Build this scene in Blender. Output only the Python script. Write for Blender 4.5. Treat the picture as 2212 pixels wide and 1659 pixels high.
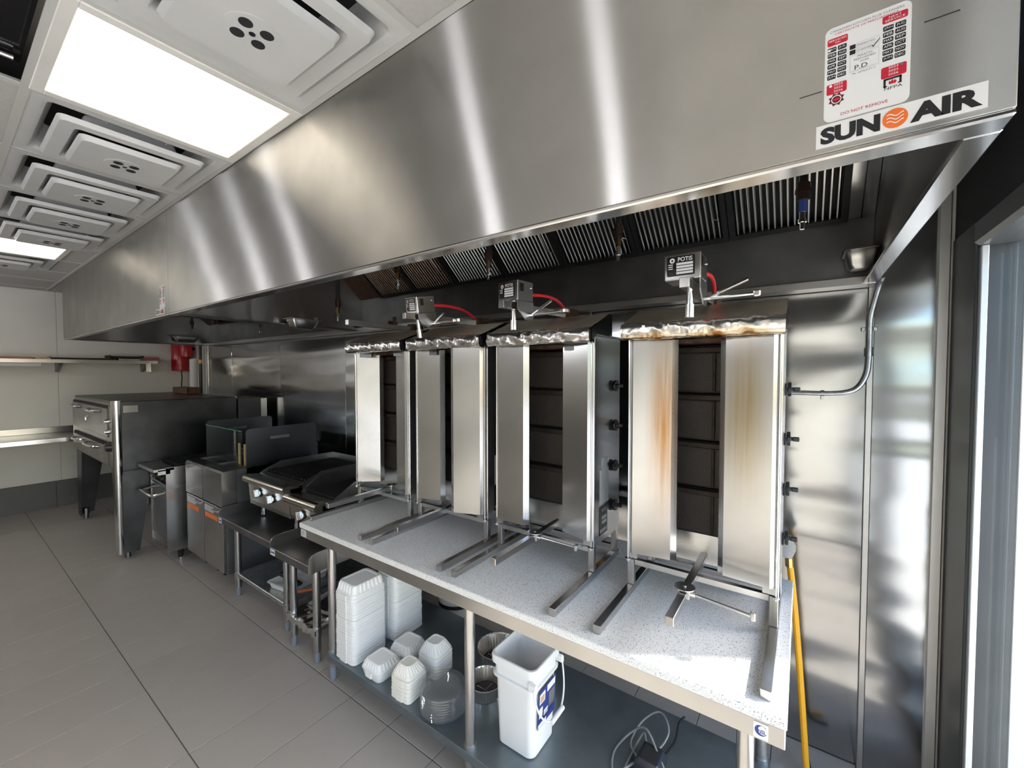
import bpy, bmesh, math, random
from math import sin, cos, pi, radians, sqrt
from mathutils import Vector, Matrix, noise

for o in list(bpy.data.objects):
    bpy.data.objects.remove(o, do_unlink=True)
SC = bpy.context.scene
COL = SC.collection
random.seed(7)

# ------------------------------------------------------------------ camera, world, sun, exposure
CAM_H = 1.6045
cam = bpy.data.objects.new('camera', bpy.data.cameras.new('camera'))
COL.objects.link(cam)
cam.data.sensor_width = 36.0
cam.data.sensor_fit = 'HORIZONTAL'
cam.data.lens = 888.9 / 2212 * 36.0
cam.data.clip_start = 0.02
cam.location = (0, 0, CAM_H)
cam.rotation_euler = (pi / 2 - 0.03, 0, 0.6152)
SC.camera = cam

SUN_AZ = math.atan2(0.54, 0.84)      # towards the sun, from +X
SUN_EL = radians(34)
world = bpy.data.worlds.new('world'); SC.world = world
world.use_nodes = True
wn = world.node_tree.nodes; wl = world.node_tree.links
bg = wn['Background']
sky = wn.new('ShaderNodeTexSky')
sky.sky_type = 'NISHITA'
sky.sun_disc = False
sky.sun_elevation = SUN_EL
sky.sun_rotation = pi / 2 - SUN_AZ
sky.air_density = 1.0
sky.dust_density = 2.0
wl.new(sky.outputs['Color'], bg.inputs['Color'])
bg.inputs['Strength'].default_value = 0.85

sun = bpy.data.objects.new('sun', bpy.data.lights.new('sun', 'SUN'))
COL.objects.link(sun)
sun.data.energy = 15.0
sun.data.angle = radians(1.2)
sun.data.color = (1.0, 0.96, 0.9)
sd = Vector((cos(SUN_AZ) * cos(SUN_EL), sin(SUN_AZ) * cos(SUN_EL), sin(SUN_EL)))
sun.rotation_euler = sd.to_track_quat('Z', 'Y').to_euler()
sun.location = (3, 3, 4)

SC.view_settings.view_transform = 'Standard'
SC.view_settings.look = 'None'
SC.view_settings.exposure = 0.0
SC.view_settings.gamma = 1.0
SC.view_settings.use_curve_mapping = False
SC.cycles.use_denoising = True
SC.cycles.max_bounces = 10
SC.cycles.glossy_bounces = 6
SC.cycles.transparent_max_bounces = 12
SC.cycles.sample_clamp_indirect = 6.0

PANEL_EMIT = 3.2
LAMP_W = 13.0

# ------------------------------------------------------------------ materials
MATS = {}

def nodes_of(name):
    m = bpy.data.materials.new(name); m.use_nodes = True
    nt = m.node_tree
    return m, nt, nt.nodes['Principled BSDF']

def setp(b, **k):
    for key, v in k.items():
        key = key.replace('_', ' ')
        b.inputs[key].default_value = v

def c4(c): return (c[0], c[1], c[2], 1.0)

def mat(name, col, rough=0.5, metal=0.0, noise=0.0, nscale=20.0, bump=0.0, bscale=60.0, spec=0.5, stretch=None, **kw):
    if name in MATS: return MATS[name]
    m, nt, b = nodes_of(name)
    b.inputs['Base Color'].default_value = c4(col)
    b.inputs['Roughness'].default_value = rough
    b.inputs['Metallic'].default_value = metal
    b.inputs['Specular IOR Level'].default_value = spec
    for k, v in kw.items():
        b.inputs[k].default_value = v
    tc = nt.nodes.new('ShaderNodeTexCoord')
    mp = nt.nodes.new('ShaderNodeMapping')
    nt.links.new(tc.outputs['Object'], mp.inputs['Vector'])
    if stretch: mp.inputs['Scale'].default_value = stretch
    if noise:
        n = nt.nodes.new('ShaderNodeTexNoise'); n.inputs['Scale'].default_value = nscale; n.inputs['Detail'].default_value = 5
        nt.links.new(mp.outputs['Vector'], n.inputs['Vector'])
        r = nt.nodes.new('ShaderNodeMapRange')
        r.inputs['From Min'].default_value = 0.3; r.inputs['From Max'].default_value = 0.7
        r.inputs['To Min'].default_value = 1 - noise; r.inputs['To Max'].default_value = 1 + noise
        nt.links.new(n.outputs['Fac'], r.inputs['Value'])
        mx = nt.nodes.new('ShaderNodeVectorMath'); mx.operation = 'SCALE'
        mx.inputs[0].default_value = col[:3]
        nt.links.new(r.outputs['Result'], mx.inputs['Scale'])
        nt.links.new(mx.outputs['Vector'], b.inputs['Base Color'])
    if bump:
        n2 = nt.nodes.new('ShaderNodeTexNoise'); n2.inputs['Scale'].default_value = bscale; n2.inputs['Detail'].default_value = 3
        nt.links.new(mp.outputs['Vector'], n2.inputs['Vector'])
        bp = nt.nodes.new('ShaderNodeBump'); bp.inputs['Strength'].default_value = bump; bp.inputs['Distance'].default_value = 0.01
        nt.links.new(n2.outputs['Fac'], bp.inputs['Height'])
        nt.links.new(bp.outputs['Normal'], b.inputs['Normal'])
    MATS[name] = m
    return m

def steel(name, col=(.58, .57, .55), rough=.3, aniso=.7, rot=.25, wave=0.0, wscale=1.4, dirt=.12, grain='h', gscale=1.0, stain=None, wmap=(.7, 1, 1.6), streak=None):
    """brushed stainless: tangent from the UV map (U runs along X, or along Y on side faces)"""
    if name in MATS: return MATS[name]
    m, nt, b = nodes_of(name)
    L = nt.links.new
    b.inputs['Metallic'].default_value = 1.0
    b.inputs['Anisotropic'].default_value = aniso
    b.inputs['Anisotropic Rotation'].default_value = rot
    tg = nt.nodes.new('ShaderNodeTangent'); tg.direction_type = 'UV_MAP'; tg.uv_map = 'UVMap'
    L(tg.outputs['Tangent'], b.inputs['Tangent'])
    tc = nt.nodes.new('ShaderNodeTexCoord')
    # fine brush lines on roughness
    uvm = nt.nodes.new('ShaderNodeMapping')
    uvm.inputs['Scale'].default_value = (3 * gscale, 420 * gscale, 1) if grain == 'h' else (420 * gscale, 3 * gscale, 1)
    L(tc.outputs['UV'], uvm.inputs['Vector'])
    n = nt.nodes.new('ShaderNodeTexNoise'); n.inputs['Scale'].default_value = 1.0; n.inputs['Detail'].default_value = 2
    L(uvm.outputs['Vector'], n.inputs['Vector'])
    r = nt.nodes.new('ShaderNodeMapRange')
    r.inputs['From Min'].default_value = .3; r.inputs['From Max'].default_value = .7
    r.inputs['To Min'].default_value = rough * .985; r.inputs['To Max'].default_value = rough * 1.015
    L(n.outputs['Fac'], r.inputs['Value'])
    L(r.outputs['Result'], b.inputs['Roughness'])
    # blotchy smears on colour
    n2 = nt.nodes.new('ShaderNodeTexNoise'); n2.inputs['Scale'].default_value = 5.0; n2.inputs['Detail'].default_value = 6
    L(tc.outputs['Object'], n2.inputs['Vector'])
    r2 = nt.nodes.new('ShaderNodeMapRange')
    r2.inputs['From Min'].default_value = .35; r2.inputs['From Max'].default_value = .7
    r2.inputs['To Min'].default_value = 1 - dirt; r2.inputs['To Max'].default_value = 1 + dirt * .3
    L(n2.outputs['Fac'], r2.inputs['Value'])
    mx = nt.nodes.new('ShaderNodeVectorMath'); mx.operation = 'SCALE'; mx.inputs[0].default_value = col
    L(r2.outputs['Result'], mx.inputs['Scale'])
    out = mx.outputs['Vector']
    if stain:
        # burnt heat tint down the middle of a door: (colour, u centre, width, v centre, height)
        sc_, uc, uw, vc, vh = stain
        sp = nt.nodes.new('ShaderNodeSeparateXYZ'); L(tc.outputs['Object'], sp.inputs['Vector'])
        def bell(o, c, w):
            a = nt.nodes.new('ShaderNodeMath'); a.operation = 'SUBTRACT'; L(o, a.inputs[0]); a.inputs[1].default_value = c
            d = nt.nodes.new('ShaderNodeMath'); d.operation = 'ABSOLUTE'; L(a.outputs[0], d.inputs[0])
            q = nt.nodes.new('ShaderNodeMapRange'); q.interpolation_type = 'SMOOTHSTEP'
            q.inputs['From Min'].default_value = 0; q.inputs['From Max'].default_value = w
            q.inputs['To Min'].default_value = 1; q.inputs['To Max'].default_value = 0
            L(d.outputs[0], q.inputs['Value']); return q.outputs['Result']
        p1 = bell(sp.outputs['X'], uc, uw); p2 = bell(sp.outputs['Z'], vc, vh)
        mu = nt.nodes.new('ShaderNodeMath'); mu.operation = 'MULTIPLY'; L(p1, mu.inputs[0]); L(p2, mu.inputs[1])
        n3 = nt.nodes.new('ShaderNodeTexNoise'); n3.inputs['Scale'].default_value = 1
        m3 = nt.nodes.new('ShaderNodeMapping'); m3.inputs['Scale'].default_value = (90, 90, 3); L(tc.outputs['Object'], m3.inputs['Vector']); L(m3.outputs['Vector'], n3.inputs['Vector'])
        mu2 = nt.nodes.new('ShaderNodeMath'); mu2.operation = 'MULTIPLY'; L(mu.outputs[0], mu2.inputs[0])
        rr = nt.nodes.new('ShaderNodeMapRange'); rr.inputs['From Min'].default_value = .25; rr.inputs['From Max'].default_value = .75; rr.inputs['To Min'].default_value = .5; rr.inputs['To Max'].default_value = 1.2
        L(n3.outputs['Fac'], rr.inputs['Value']); L(rr.outputs['Result'], mu2.inputs[1])
        mm = nt.nodes.new('ShaderNodeMix'); mm.data_type = 'RGBA'
        L(mu2.outputs[0], mm.inputs['Factor']); L(out, mm.inputs['A']); mm.inputs['B'].default_value = c4(sc_)
        out = mm.outputs['Result']
    L(out, b.inputs['Base Color'])
    if wave:
        n4 = nt.nodes.new('ShaderNodeTexNoise'); n4.inputs['Scale'].default_value = wscale; n4.inputs['Detail'].default_value = 1
        m4 = nt.nodes.new('ShaderNodeMapping'); m4.inputs['Scale'].default_value = wmap
        L(tc.outputs['Object'], m4.inputs['Vector']); L(m4.outputs['Vector'], n4.inputs['Vector'])
        bp = nt.nodes.new('ShaderNodeBump'); bp.inputs['Strength'].default_value = 1.0; bp.inputs['Distance'].default_value = wave
        L(n4.outputs['Fac'], bp.inputs['Height']); L(bp.outputs['Normal'], b.inputs['Normal'])
    if streak:
        # strongly directional brush: glossy lobe narrow along the grain, wide across it, plus a little even sheen
        g = nt.nodes.new('ShaderNodeBsdfAnisotropic'); g.inputs['Roughness'].default_value = streak[0]; g.inputs['Anisotropy'].default_value = streak[1]
        L(out, g.inputs['Color']); L(tg.outputs['Tangent'], g.inputs['Tangent'])
        if wave: L(bp.outputs['Normal'], g.inputs['Normal'])
        ms = nt.nodes.new('ShaderNodeMixShader'); ms.inputs[0].default_value = .8
        oo = nt.nodes['Material Output']
        L(b.outputs[0], ms.inputs[1]); L(g.outputs[0], ms.inputs[2]); L(ms.outputs[0], oo.inputs['Surface'])
    MATS[name] = m
    return m

ST_HOOD = steel('steel_hood', (.53, .52, .50), .42, .6, .25, wave=.006, wscale=1.0, dirt=.10, streak=(.27, .84))
ST_WALL = steel('steel_wall', (.42, .425, .43), .15, .3, .25, wave=.03, wscale=1.2, dirt=.08, wmap=(.45, 1, 3.2))
ST_H = steel('steel_flat', (.56, .555, .545), .28, .6, .25, wave=.004, wscale=3)
ST_V = steel('steel_vertical', (.50, .495, .49), .24, .7, .0, grain='v', dirt=.1)
ST_STAIN = steel('steel_heat_stained', (.50, .495, .49), .24, .7, .0, grain='v', dirt=.1, stain=((.30, .15, .045), -.105, .075, .62, .46))
ST_STAIN2 = steel('steel_faintly_stained', (.50, .495, .49), .24, .7, .0, grain='v', dirt=.1, stain=((.34, .26, .13), .135, .08, .66, .36))
ST_TUBE = steel('steel_tube', (.56, .55, .54), .25, .3, .25, dirt=.15)
ST_DARK = steel('steel_dull_dimmed', (.25, .25, .255), .36, .4, .25, dirt=.25)  # dull steel, colour lowered further to imitate the unlit far corner
ST_BRIGHT = steel('steel_polished', (.74, .73, .72), .16, .2, .25, dirt=.05)
GALV = mat('galvanised', (.50, .52, .53), .38, 1.0, noise=.18, nscale=30)
FOIL = mat('foil', (.74, .72, .69), .25, 1.0, noise=.08, nscale=8)
def scorched_foil():
    m, nt, b = nodes_of('foil_burnt'); L = nt.links.new
    tc = nt.nodes.new('ShaderNodeTexCoord'); sp = nt.nodes.new('ShaderNodeSeparateXYZ'); L(tc.outputs['Object'], sp.inputs[0])
    n = nt.nodes.new('ShaderNodeTexNoise'); n.inputs['Scale'].default_value = 22; n.inputs['Detail'].default_value = 5; L(tc.outputs['Object'], n.inputs['Vector'])
    k = nt.nodes.new('ShaderNodeMath'); k.operation = 'MULTIPLY_ADD'; L(sp.outputs['Z'], k.inputs[0]); k.inputs[1].default_value = -9.0; L(n.outputs['Fac'], k.inputs[2])
    r = nt.nodes.new('ShaderNodeValToRGB'); e = r.color_ramp.elements
    e[0].position = .22; e[0].color = (.74, .72, .68, 1); e[1].position = .55; e[1].color = (.30, .13, .035, 1)
    x = e.new(.40); x.color = (.66, .55, .38, 1)
    L(k.outputs[0], r.inputs['Fac']); L(r.outputs['Color'], b.inputs['Base Color'])
    b.inputs['Metallic'].default_value = 1.0; b.inputs['Roughness'].default_value = .27
    return m
FOIL_BURNT = scorched_foil()
FOIL_SLOPE = mat('foil_slope', (.50, .44, .35), .42, .85, noise=.3, nscale=6, bump=.25, bscale=14)
BLACK = mat('black_plastic', (.012, .012, .013), .35)
BLACK_MATT = mat('black_matt', (.010, .010, .011), .8)
CASTIRON = mat('cast_iron', (.014, .013, .012), .55, .3, noise=.3)
CHARRED = mat('charred_steel', (.035, .032, .030), .6, .6, noise=.4, nscale=12)
RUST = mat('burnt_brown', (.085, .045, .028), .6, .5, noise=.5, nscale=25)
SOOT = mat('sooty_brown', (.032, .020, .015), .6, .5, noise=.5, nscale=25)
WHITE_PAINT = mat('white_wall_panel', (.72, .71, .66), .45, noise=.03, nscale=3, bump=.05, bscale=300)
WHITE_FRONT = mat('white_front_wall', (.50, .49, .46), .6, noise=.04, nscale=2)
CEIL_TILE = mat('ceiling_tile', (.43, .42, .40), .85, noise=.05, nscale=60, bump=.15, bscale=260)
CEIL_GRID = mat('ceiling_grid', (.49, .48, .46), .5)
DIFF_W = mat('diffuser_white', (.53, .53, .52), .4, noise=.03, nscale=8)
FRAME_W = mat('panel_frame', (.68, .66, .62), .45, noise=.08, nscale=5)
GROUT = mat('grout', (.115, .11, .105), .9)
BASE_TILE = mat('base_tile', (.115, .115, .112), .5, noise=.08, nscale=4)
STONE = None
FOAM = mat('white_foam', (.90, .90, .89), .55, bump=.05, bscale=200, **{'Subsurface Weight': .15, 'Subsurface Radius': (.02, .02, .018), 'Subsurface Scale': .5})
FOAM_OLD = mat('cream_foam', (.88, .85, .78), .55, bump=.05, bscale=200)
PAIL = mat('white_pail', (.80, .815, .83), .38, **{'Subsurface Weight': .1, 'Subsurface Radius': (.02, .02, .02), 'Subsurface Scale': .5})
LABEL_W = mat('label_white', (.80, .80, .79), .45)
LABEL_G = mat('label_grey', (.55, .55, .56), .45)
LABEL_K = mat('label_black', (.012, .012, .013), .4)
INK_K = mat('ink_black', (.015, .015, .017), .5)
INK_G = mat('ink_grey', (.16, .16, .17), .5)
INK_R = mat('ink_red', (.55, .015, .04), .45)
INK_W = mat('ink_white', (.85, .85, .84), .5)
INK_O = mat('ink_orange', (.86, .17, .03), .45)
INK_B = mat('ink_blue', (.03, .05, .24), .45)
INK_M = mat('ink_maroon', (.11, .012, .016), .45)
INK_T = mat('ink_tan', (.55, .36, .24), .5)
ORANGE = mat('orange_sticker', (.90, .22, .05), .5)
RED_TANK = mat('red_enamel', (.42, .006, .012), .22)
RED_CABLE = mat('red_cable', (.72, .02, .025), .4)
YELLOW = mat('yellow_hose', (.86, .42, .02), .38)
BLUE_HOSE = mat('blue_hose', (.03, .06, .22), .4)
BRASS = mat('brass', (.60, .38, .12), .35, 1.0)
BRONZE = mat('dark_bronze_fitting', (.040, .022, .016), .5, .6)
CHROME = mat('chrome', (.82, .82, .83), .1, 1.0)
ALU_DARK = mat('dark_aluminium', (.060, .066, .070), .42, .5, noise=.1, nscale=4)
BULKHEAD = mat('black_bulkhead', (.010, .010, .011), .75)
GLOSS_BLACK = mat('gloss_black', (.006, .006, .008), .08)
STUCCO = mat('stucco', (.88, .88, .87), .9, noise=.04, nscale=8, bump=.5, bscale=38)
CONCRETE = mat('concrete', (.66, .65, .63), .9, noise=.1, nscale=3)
WOOD = mat('wooden_handle', (.52, .38, .18), .6, noise=.2, nscale=40)
CARD = mat('brown_card', (.13, .075, .042), .8)
TERRACOTTA = mat('orange_brown_board', (.36, .16, .075), .6)
CABLE_G = mat('grey_cable', (.22, .23, .23), .5)
PLASTIC_B = mat('blue_black_plastic', (.016, .02, .034), .33)

def glass(name, col=(1, 1, 1), rough=0.0, ior=1.45):
    m, nt, b = nodes_of(name)
    setp(b, Base_Color=c4(col), Roughness=rough, IOR=ior)
    b.inputs['Transmission Weight'].default_value = 1.0
    MATS[name] = m
    return m

def pane_glass(name, tint=(.95, .98, .97), refl=.08):
    """thin architectural sheet: mostly transparent with a mirror share"""
    m = bpy.data.materials.new(name); m.use_nodes = True
    nt = m.node_tree; nt.nodes.clear()
    o = nt.nodes.new('ShaderNodeOutputMaterial'); mix = nt.nodes.new('ShaderNodeMixShader')
    t = nt.nodes.new('ShaderNodeBsdfTransparent'); t.inputs['Color'].default_value = c4(tint)
    g = nt.nodes.new('ShaderNodeBsdfGlossy'); g.inputs['Roughness'].default_value = .02
    f = nt.nodes.new('ShaderNodeLayerWeight'); f.inputs['Blend'].default_value = .12
    mr = nt.nodes.new('ShaderNodeMapRange'); mr.inputs['To Min'].default_value = refl * .5; mr.inputs['To Max'].default_value = refl * 2.5
    nt.links.new(f.outputs['Fresnel'], mr.inputs['Value'])
    nt.links.new(mr.outputs[0], mix.inputs[0]); nt.links.new(t.outputs[0], mix.inputs[1]); nt.links.new(g.outputs[0], mix.inputs[2])
    nt.links.new(mix.outputs[0], o.inputs['Surface'])
    MATS[name] = m
    return m

WINDOW_GLASS = pane_glass('window_glass', (.97, .985, .98), .04)
GUARD_GLASS = pane_glass('guard_glass', (.985, .995, .99), .03)
GREEN_EDGE = mat('green_glass_edge', (.06, .28, .17), .2)
CLEAR = pane_glass('clear_plastic', (.95, .96, .97), .22)
def cloudy(m, share):
    nt = m.node_tree; o = nt.nodes['Material Output']; src = o.inputs['Surface'].links[0].from_socket
    d = nt.nodes.new('ShaderNodeBsdfTranslucent'); d.inputs['Color'].default_value = (.85, .87, .9, 1)
    d2 = nt.nodes.new('ShaderNodeBsdfDiffuse'); d2.inputs['Color'].default_value = (.85, .87, .9, 1)
    a = nt.nodes.new('ShaderNodeMixShader'); nt.links.new(d.outputs[0], a.inputs[1]); nt.links.new(d2.outputs[0], a.inputs[2])
    mx = nt.nodes.new('ShaderNodeMixShader'); mx.inputs[0].default_value = share
    nt.links.new(src, mx.inputs[1]); nt.links.new(a.outputs[0], mx.inputs[2]); nt.links.new(mx.outputs[0], o.inputs['Surface'])
cloudy(CLEAR, .07)

def emissive(name, col, strength):
    m = bpy.data.materials.new(name); m.use_nodes = True
    nt = m.node_tree; nt.nodes.clear()
    o = nt.nodes.new('ShaderNodeOutputMaterial'); e = nt.nodes.new('ShaderNodeEmission')
    e.inputs['Color'].default_value = c4(col); e.inputs['Strength'].default_value = strength
    nt.links.new(e.outputs[0], o.inputs['Surface']); MATS[name] = m
    return m

LED = emissive('led_panel', (1.0, .91, .76), PANEL_EMIT)

def stone_mat():
    m, nt, b = nodes_of('speckled_stone'); L = nt.links.new
    tc = nt.nodes.new('ShaderNodeTexCoord')
    v = nt.nodes.new('ShaderNodeTexNoise'); v.inputs['Scale'].default_value = 260; v.inputs['Detail'].default_value = 2
    L(tc.outputs['Object'], v.inputs['Vector'])
    r = nt.nodes.new('ShaderNodeValToRGB'); e = r.color_ramp.elements
    e[0].position = .33; e[0].color = (.17, .17, .17, 1); e[1].position = .40; e[1].color = (.76, .76, .745, 1)
    x = e.new(.66); x.color = (.78, .78, .765, 1); y = e.new(.74); y.color = (.88, .88, .87, 1)
    L(v.outputs['Fac'], r.inputs['Fac']); L(r.outputs['Color'], b.inputs['Base Color'])
    b.inputs['Roughness'].default_value = .32
    return m
STONE = stone_mat()

def floor_mat():
    m, nt, b = nodes_of('floor_porcelain'); L = nt.links.new
    tc = nt.nodes.new('ShaderNodeTexCoord'); oi = nt.nodes.new('ShaderNodeObjectInfo')
    n = nt.nodes.new('ShaderNodeTexNoise'); n.inputs['Scale'].default_value = 160; n.inputs['Detail'].default_value = 4
    L(tc.outputs['Object'], n.inputs['Vector'])
    n2 = nt.nodes.new('ShaderNodeTexNoise'); n2.inputs['Scale'].default_value = 6; n2.inputs['Detail'].default_value = 3
    L(tc.outputs['Object'], n2.inputs['Vector'])
    a = nt.nodes.new('ShaderNodeMath'); a.operation = 'MULTIPLY_ADD'; L(n.outputs['Fac'], a.inputs[0]); a.inputs[1].default_value = .12; a.inputs[2].default_value = .86
    c = nt.nodes.new('ShaderNodeMath'); c.operation = 'MULTIPLY_ADD'; L(n2.outputs['Fac'], c.inputs[0]); c.inputs[1].default_value = .12; L(a.outputs[0], c.inputs[2])
    d = nt.nodes.new('ShaderNodeMath'); d.operation = 'MULTIPLY_ADD'; L(oi.outputs['Random'], d.inputs[0]); d.inputs[1].default_value = .05; L(c.outputs[0], d.inputs[2])
    s = nt.nodes.new('ShaderNodeVectorMath'); s.operation = 'SCALE'; s.inputs[0].default_value = (.41, .375, .335)
    L(d.outputs[0], s.inputs['Scale']); L(s.outputs['Vector'], b.inputs['Base Color'])
    b.inputs['Roughness'].default_value = .42
    b.inputs['Specular IOR Level'].default_value = .4
    return m
FLOOR = floor_mat()

def burner_mat():
    m, nt, b = nodes_of('burner_mesh'); L = nt.links.new
    tc = nt.nodes.new('ShaderNodeTexCoord')
    def lines(ang):
        mp = nt.nodes.new('ShaderNodeMapping'); mp.inputs['Rotation'].default_value = (0, radians(ang), 0)
        L(tc.outputs['Object'], mp.inputs['Vector'])
        w = nt.nodes.new('ShaderNodeTexWave'); w.bands_direction = 'X'; w.inputs['Scale'].default_value = 48
        L(mp.outputs['Vector'], w.inputs['Vector']); return w.outputs['Fac']
    mx = nt.nodes.new('ShaderNodeMath'); mx.operation = 'MAXIMUM'; L(lines(58), mx.inputs[0]); L(lines(-58), mx.inputs[1])
    r = nt.nodes.new('ShaderNodeMapRange'); r.inputs['From Min'].default_value = .72; r.inputs['From Max'].default_value = .92
    L(mx.outputs[0], r.inputs['Value'])
    n = nt.nodes.new('ShaderNodeTexNoise'); n.inputs['Scale'].default_value = 9; L(tc.outputs['Object'], n.inputs['Vector'])
    k = nt.nodes.new('ShaderNodeMix'); k.data_type = 'RGBA'
    L(n.outputs['Fac'], k.inputs['Factor']); k.inputs['A'].default_value = (.07, .045, .035, 1); k.inputs['B'].default_value = (.12, .105, .09, 1)
    mm = nt.nodes.new('ShaderNodeMix'); mm.data_type = 'RGBA'
    L(r.outputs['Result'], mm.inputs['Factor']); mm.inputs['A'].default_value = (.018, .015, .013, 1); L(k.outputs['Result'], mm.inputs['B'])
    L(mm.outputs['Result'], b.inputs['Base Color'])
    b.inputs['Roughness'].default_value = .55; b.inputs['Metallic'].default_value = .4
    bp = nt.nodes.new('ShaderNodeBump'); bp.inputs['Strength'].default_value = .6; bp.inputs['Distance'].default_value = .003
    L(r.outputs['Result'], bp.inputs['Height']); L(bp.outputs['Normal'], b.inputs['Normal'])
    return m
BURNER = burner_mat()

# ------------------------------------------------------------------ mesh builder
class M:
    def __init__(s): s.v = []; s.f = []
    def add(s, vs, fs):
        o = len(s.v); s.v += [tuple(p) for p in vs]; s.f += [tuple(i + o for i in f) for f in fs]; return s
    def box(s, x0, x1, y0, y1, z0, z1, bev=0.0):
        if x0 > x1: x0, x1 = x1, x0
        if y0 > y1: y0, y1 = y1, y0
        if z0 > z1: z0, z1 = z1, z0
        if bev <= 0:
            return s.add([(x0, y0, z0), (x1, y0, z0), (x1, y1, z0), (x0, y1, z0), (x0, y0, z1), (x1, y0, z1), (x1, y1, z1), (x0, y1, z1)],
                         [(0, 3, 2, 1), (4, 5, 6, 7), (0, 1, 5, 4), (1, 2, 6, 5), (2, 3, 7, 6), (3, 0, 4, 7)])
        b = min(bev, .45 * (x1 - x0), .45 * (y1 - y0), .45 * (z1 - z0))
        vs = []; idx = {}
        for i, X in enumerate((x0, x1)):
            for j, Y in enumerate((y0, y1)):
                for k, Z in enumerate((z0, z1)):
                    ix = b if i == 0 else -b; iy = b if j == 0 else -b; iz = b if k == 0 else -b
                    idx[i, j, k, 0] = len(vs); vs.append((X, Y + iy, Z + iz))
                    idx[i, j, k, 1] = len(vs); vs.append((X + ix, Y, Z + iz))
                    idx[i, j, k, 2] = len(vs); vs.append((X + ix, Y + iy, Z))
        I = idx; fs = []
        for i in (0, 1): fs.append((I[i, 0, 0, 0], I[i, 1, 0, 0], I[i, 1, 1, 0], I[i, 0, 1, 0]))
        for j in (0, 1): fs.append((I[0, j, 0, 1], I[1, j, 0, 1], I[1, j, 1, 1], I[0, j, 1, 1]))
        for k in (0, 1): fs.append((I[0, 0, k, 2], I[1, 0, k, 2], I[1, 1, k, 2], I[0, 1, k, 2]))
        for i in (0, 1):
            for j in (0, 1): fs.append((I[i, j, 0, 0], I[i, j, 1, 0], I[i, j, 1, 1], I[i, j, 0, 1]))
        for i in (0, 1):
            for k in (0, 1): fs.append((I[i, 0, k, 0], I[i, 1, k, 0], I[i, 1, k, 2], I[i, 0, k, 2]))
        for j in (0, 1):
            for k in (0, 1): fs.append((I[0, j, k, 1], I[1, j, k, 1], I[1, j, k, 2], I[0, j, k, 2]))
        for i in (0, 1):
            for j in (0, 1):
                for k in (0, 1): fs.append((I[i, j, k, 0], I[i, j, k, 1], I[i, j, k, 2]))
        return s.add(vs, fs)
    def cyl(s, p0, p1, r0, r1=None, n=14):
        p0 = Vector(p0); p1 = Vector(p1); r1 = r0 if r1 is None else r1
        d = (p1 - p0).normalized(); a = d.orthogonal().normalized(); b = d.cross(a)
        vs = [p0 + r0 * (cos(t) * a + sin(t) * b) for t in [2 * pi * i / n for i in range(n)]]
        vs += [p1 + r1 * (cos(t) * a + sin(t) * b) for t in [2 * pi * i / n for i in range(n)]]
        fs = [(i, (i + 1) % n, n + (i + 1) % n, n + i) for i in range(n)] + [tuple(range(n))[::-1], tuple(range(n, 2 * n))]
        return s.add(vs, fs)
    def tube(s, pts, r, n=8):
        P = [Vector(p) for p in pts]; rings = []; a = None
        for i, p in enumerate(P):
            d = ((P[min(i + 1, len(P) - 1)] - p).normalized() + (p - P[max(i - 1, 0)]).normalized())
            d = d.normalized() if d.length > 1e-9 else Vector((0, 0, 1))
            a = d.orthogonal().normalized() if a is None else (a - d * a.dot(d)).normalized()
            b = d.cross(a)
            rr = r[i] if isinstance(r, (list, tuple)) else r
            rings.append([p + rr * (cos(2 * pi * k / n) * a + sin(2 * pi * k / n) * b) for k in range(n)])
        return s.loft(rings)
    def loft(s, rings, cap0=True, cap1=True, closed=True):
        n = len(rings[0]); vs = [p for r in rings for p in r]; fs = []
        for j in range(len(rings) - 1):
            for i in range(n if closed else n - 1):
                k = (i + 1) % n
                fs.append((j * n + i, j * n + k, (j + 1) * n + k, (j + 1) * n + i))
        if cap0: fs.append(tuple(range(n))[::-1])
        if cap1: fs.append(tuple(range((len(rings) - 1) * n, len(rings) * n)))
        return s.add(vs, fs)
    def lathe(s, prof, c=(0, 0, 0), n=28, cap0=True, cap1=True):
        return s.loft([[(c[0] + r * cos(2 * pi * i / n), c[1] + r * sin(2 * pi * i / n), c[2] + z) for i in range(n)] for r, z in prof], cap0, cap1)
    def prism(s, poly, axis, a, b):
        def P(u, w, t):
            return {'x': (t, u, w), 'y': (u, t, w), 'z': (u, w, t)}[axis]
        n = len(poly)
        vs = [P(u, w, a) for u, w in poly] + [P(u, w, b) for u, w in poly]
        return s.add(vs, [tuple(range(n))[::-1], tuple(range(n, 2 * n))] + [(i, (i + 1) % n, n + (i + 1) % n, n + i) for i in range(n)])
    def xf(s, mtx, start=0):
        for i in range(start, len(s.v)): s.v[i] = tuple(mtx @ Vector(s.v[i]))
        return s
    def mesh(s, name, off=(0, 0, 0), smooth=32):
        me = bpy.data.meshes.new(name)
        me.from_pydata([(x - off[0], y - off[1], z - off[2]) for x, y, z in s.v], [], s.f)
        bm = bmesh.new(); bm.from_mesh(me)
        bmesh.ops.recalc_face_normals(bm, faces=bm.faces)
        uv = bm.loops.layers.uv.new('UVMap')
        for f in bm.faces:
            f.smooth = True
            n = f.normal
            for l in f.loops:
                p = l.vert.co
                if abs(n.x) > abs(n.y) and abs(n.x) > abs(n.z): l[uv].uv = (p.y, p.z)
                elif abs(n.y) >= abs(n.z): l[uv].uv = (p.x, p.z)
                else: l[uv].uv = (p.x, p.y)
        bm.to_mesh(me); bm.free()
        me.set_sharp_from_angle(angle=radians(smooth))
        return me

def worldpos(o):
    p = Vector((0, 0, 0))
    while o is not None:
        p += o.location; o = o.parent
    return p

def tag(o, label=None, cat=None, group=None, kind=None):
    if label: o['label'] = label
    if cat: o['category'] = cat
    if group: o['group'] = group
    if kind: o['kind'] = kind
    return o

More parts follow.
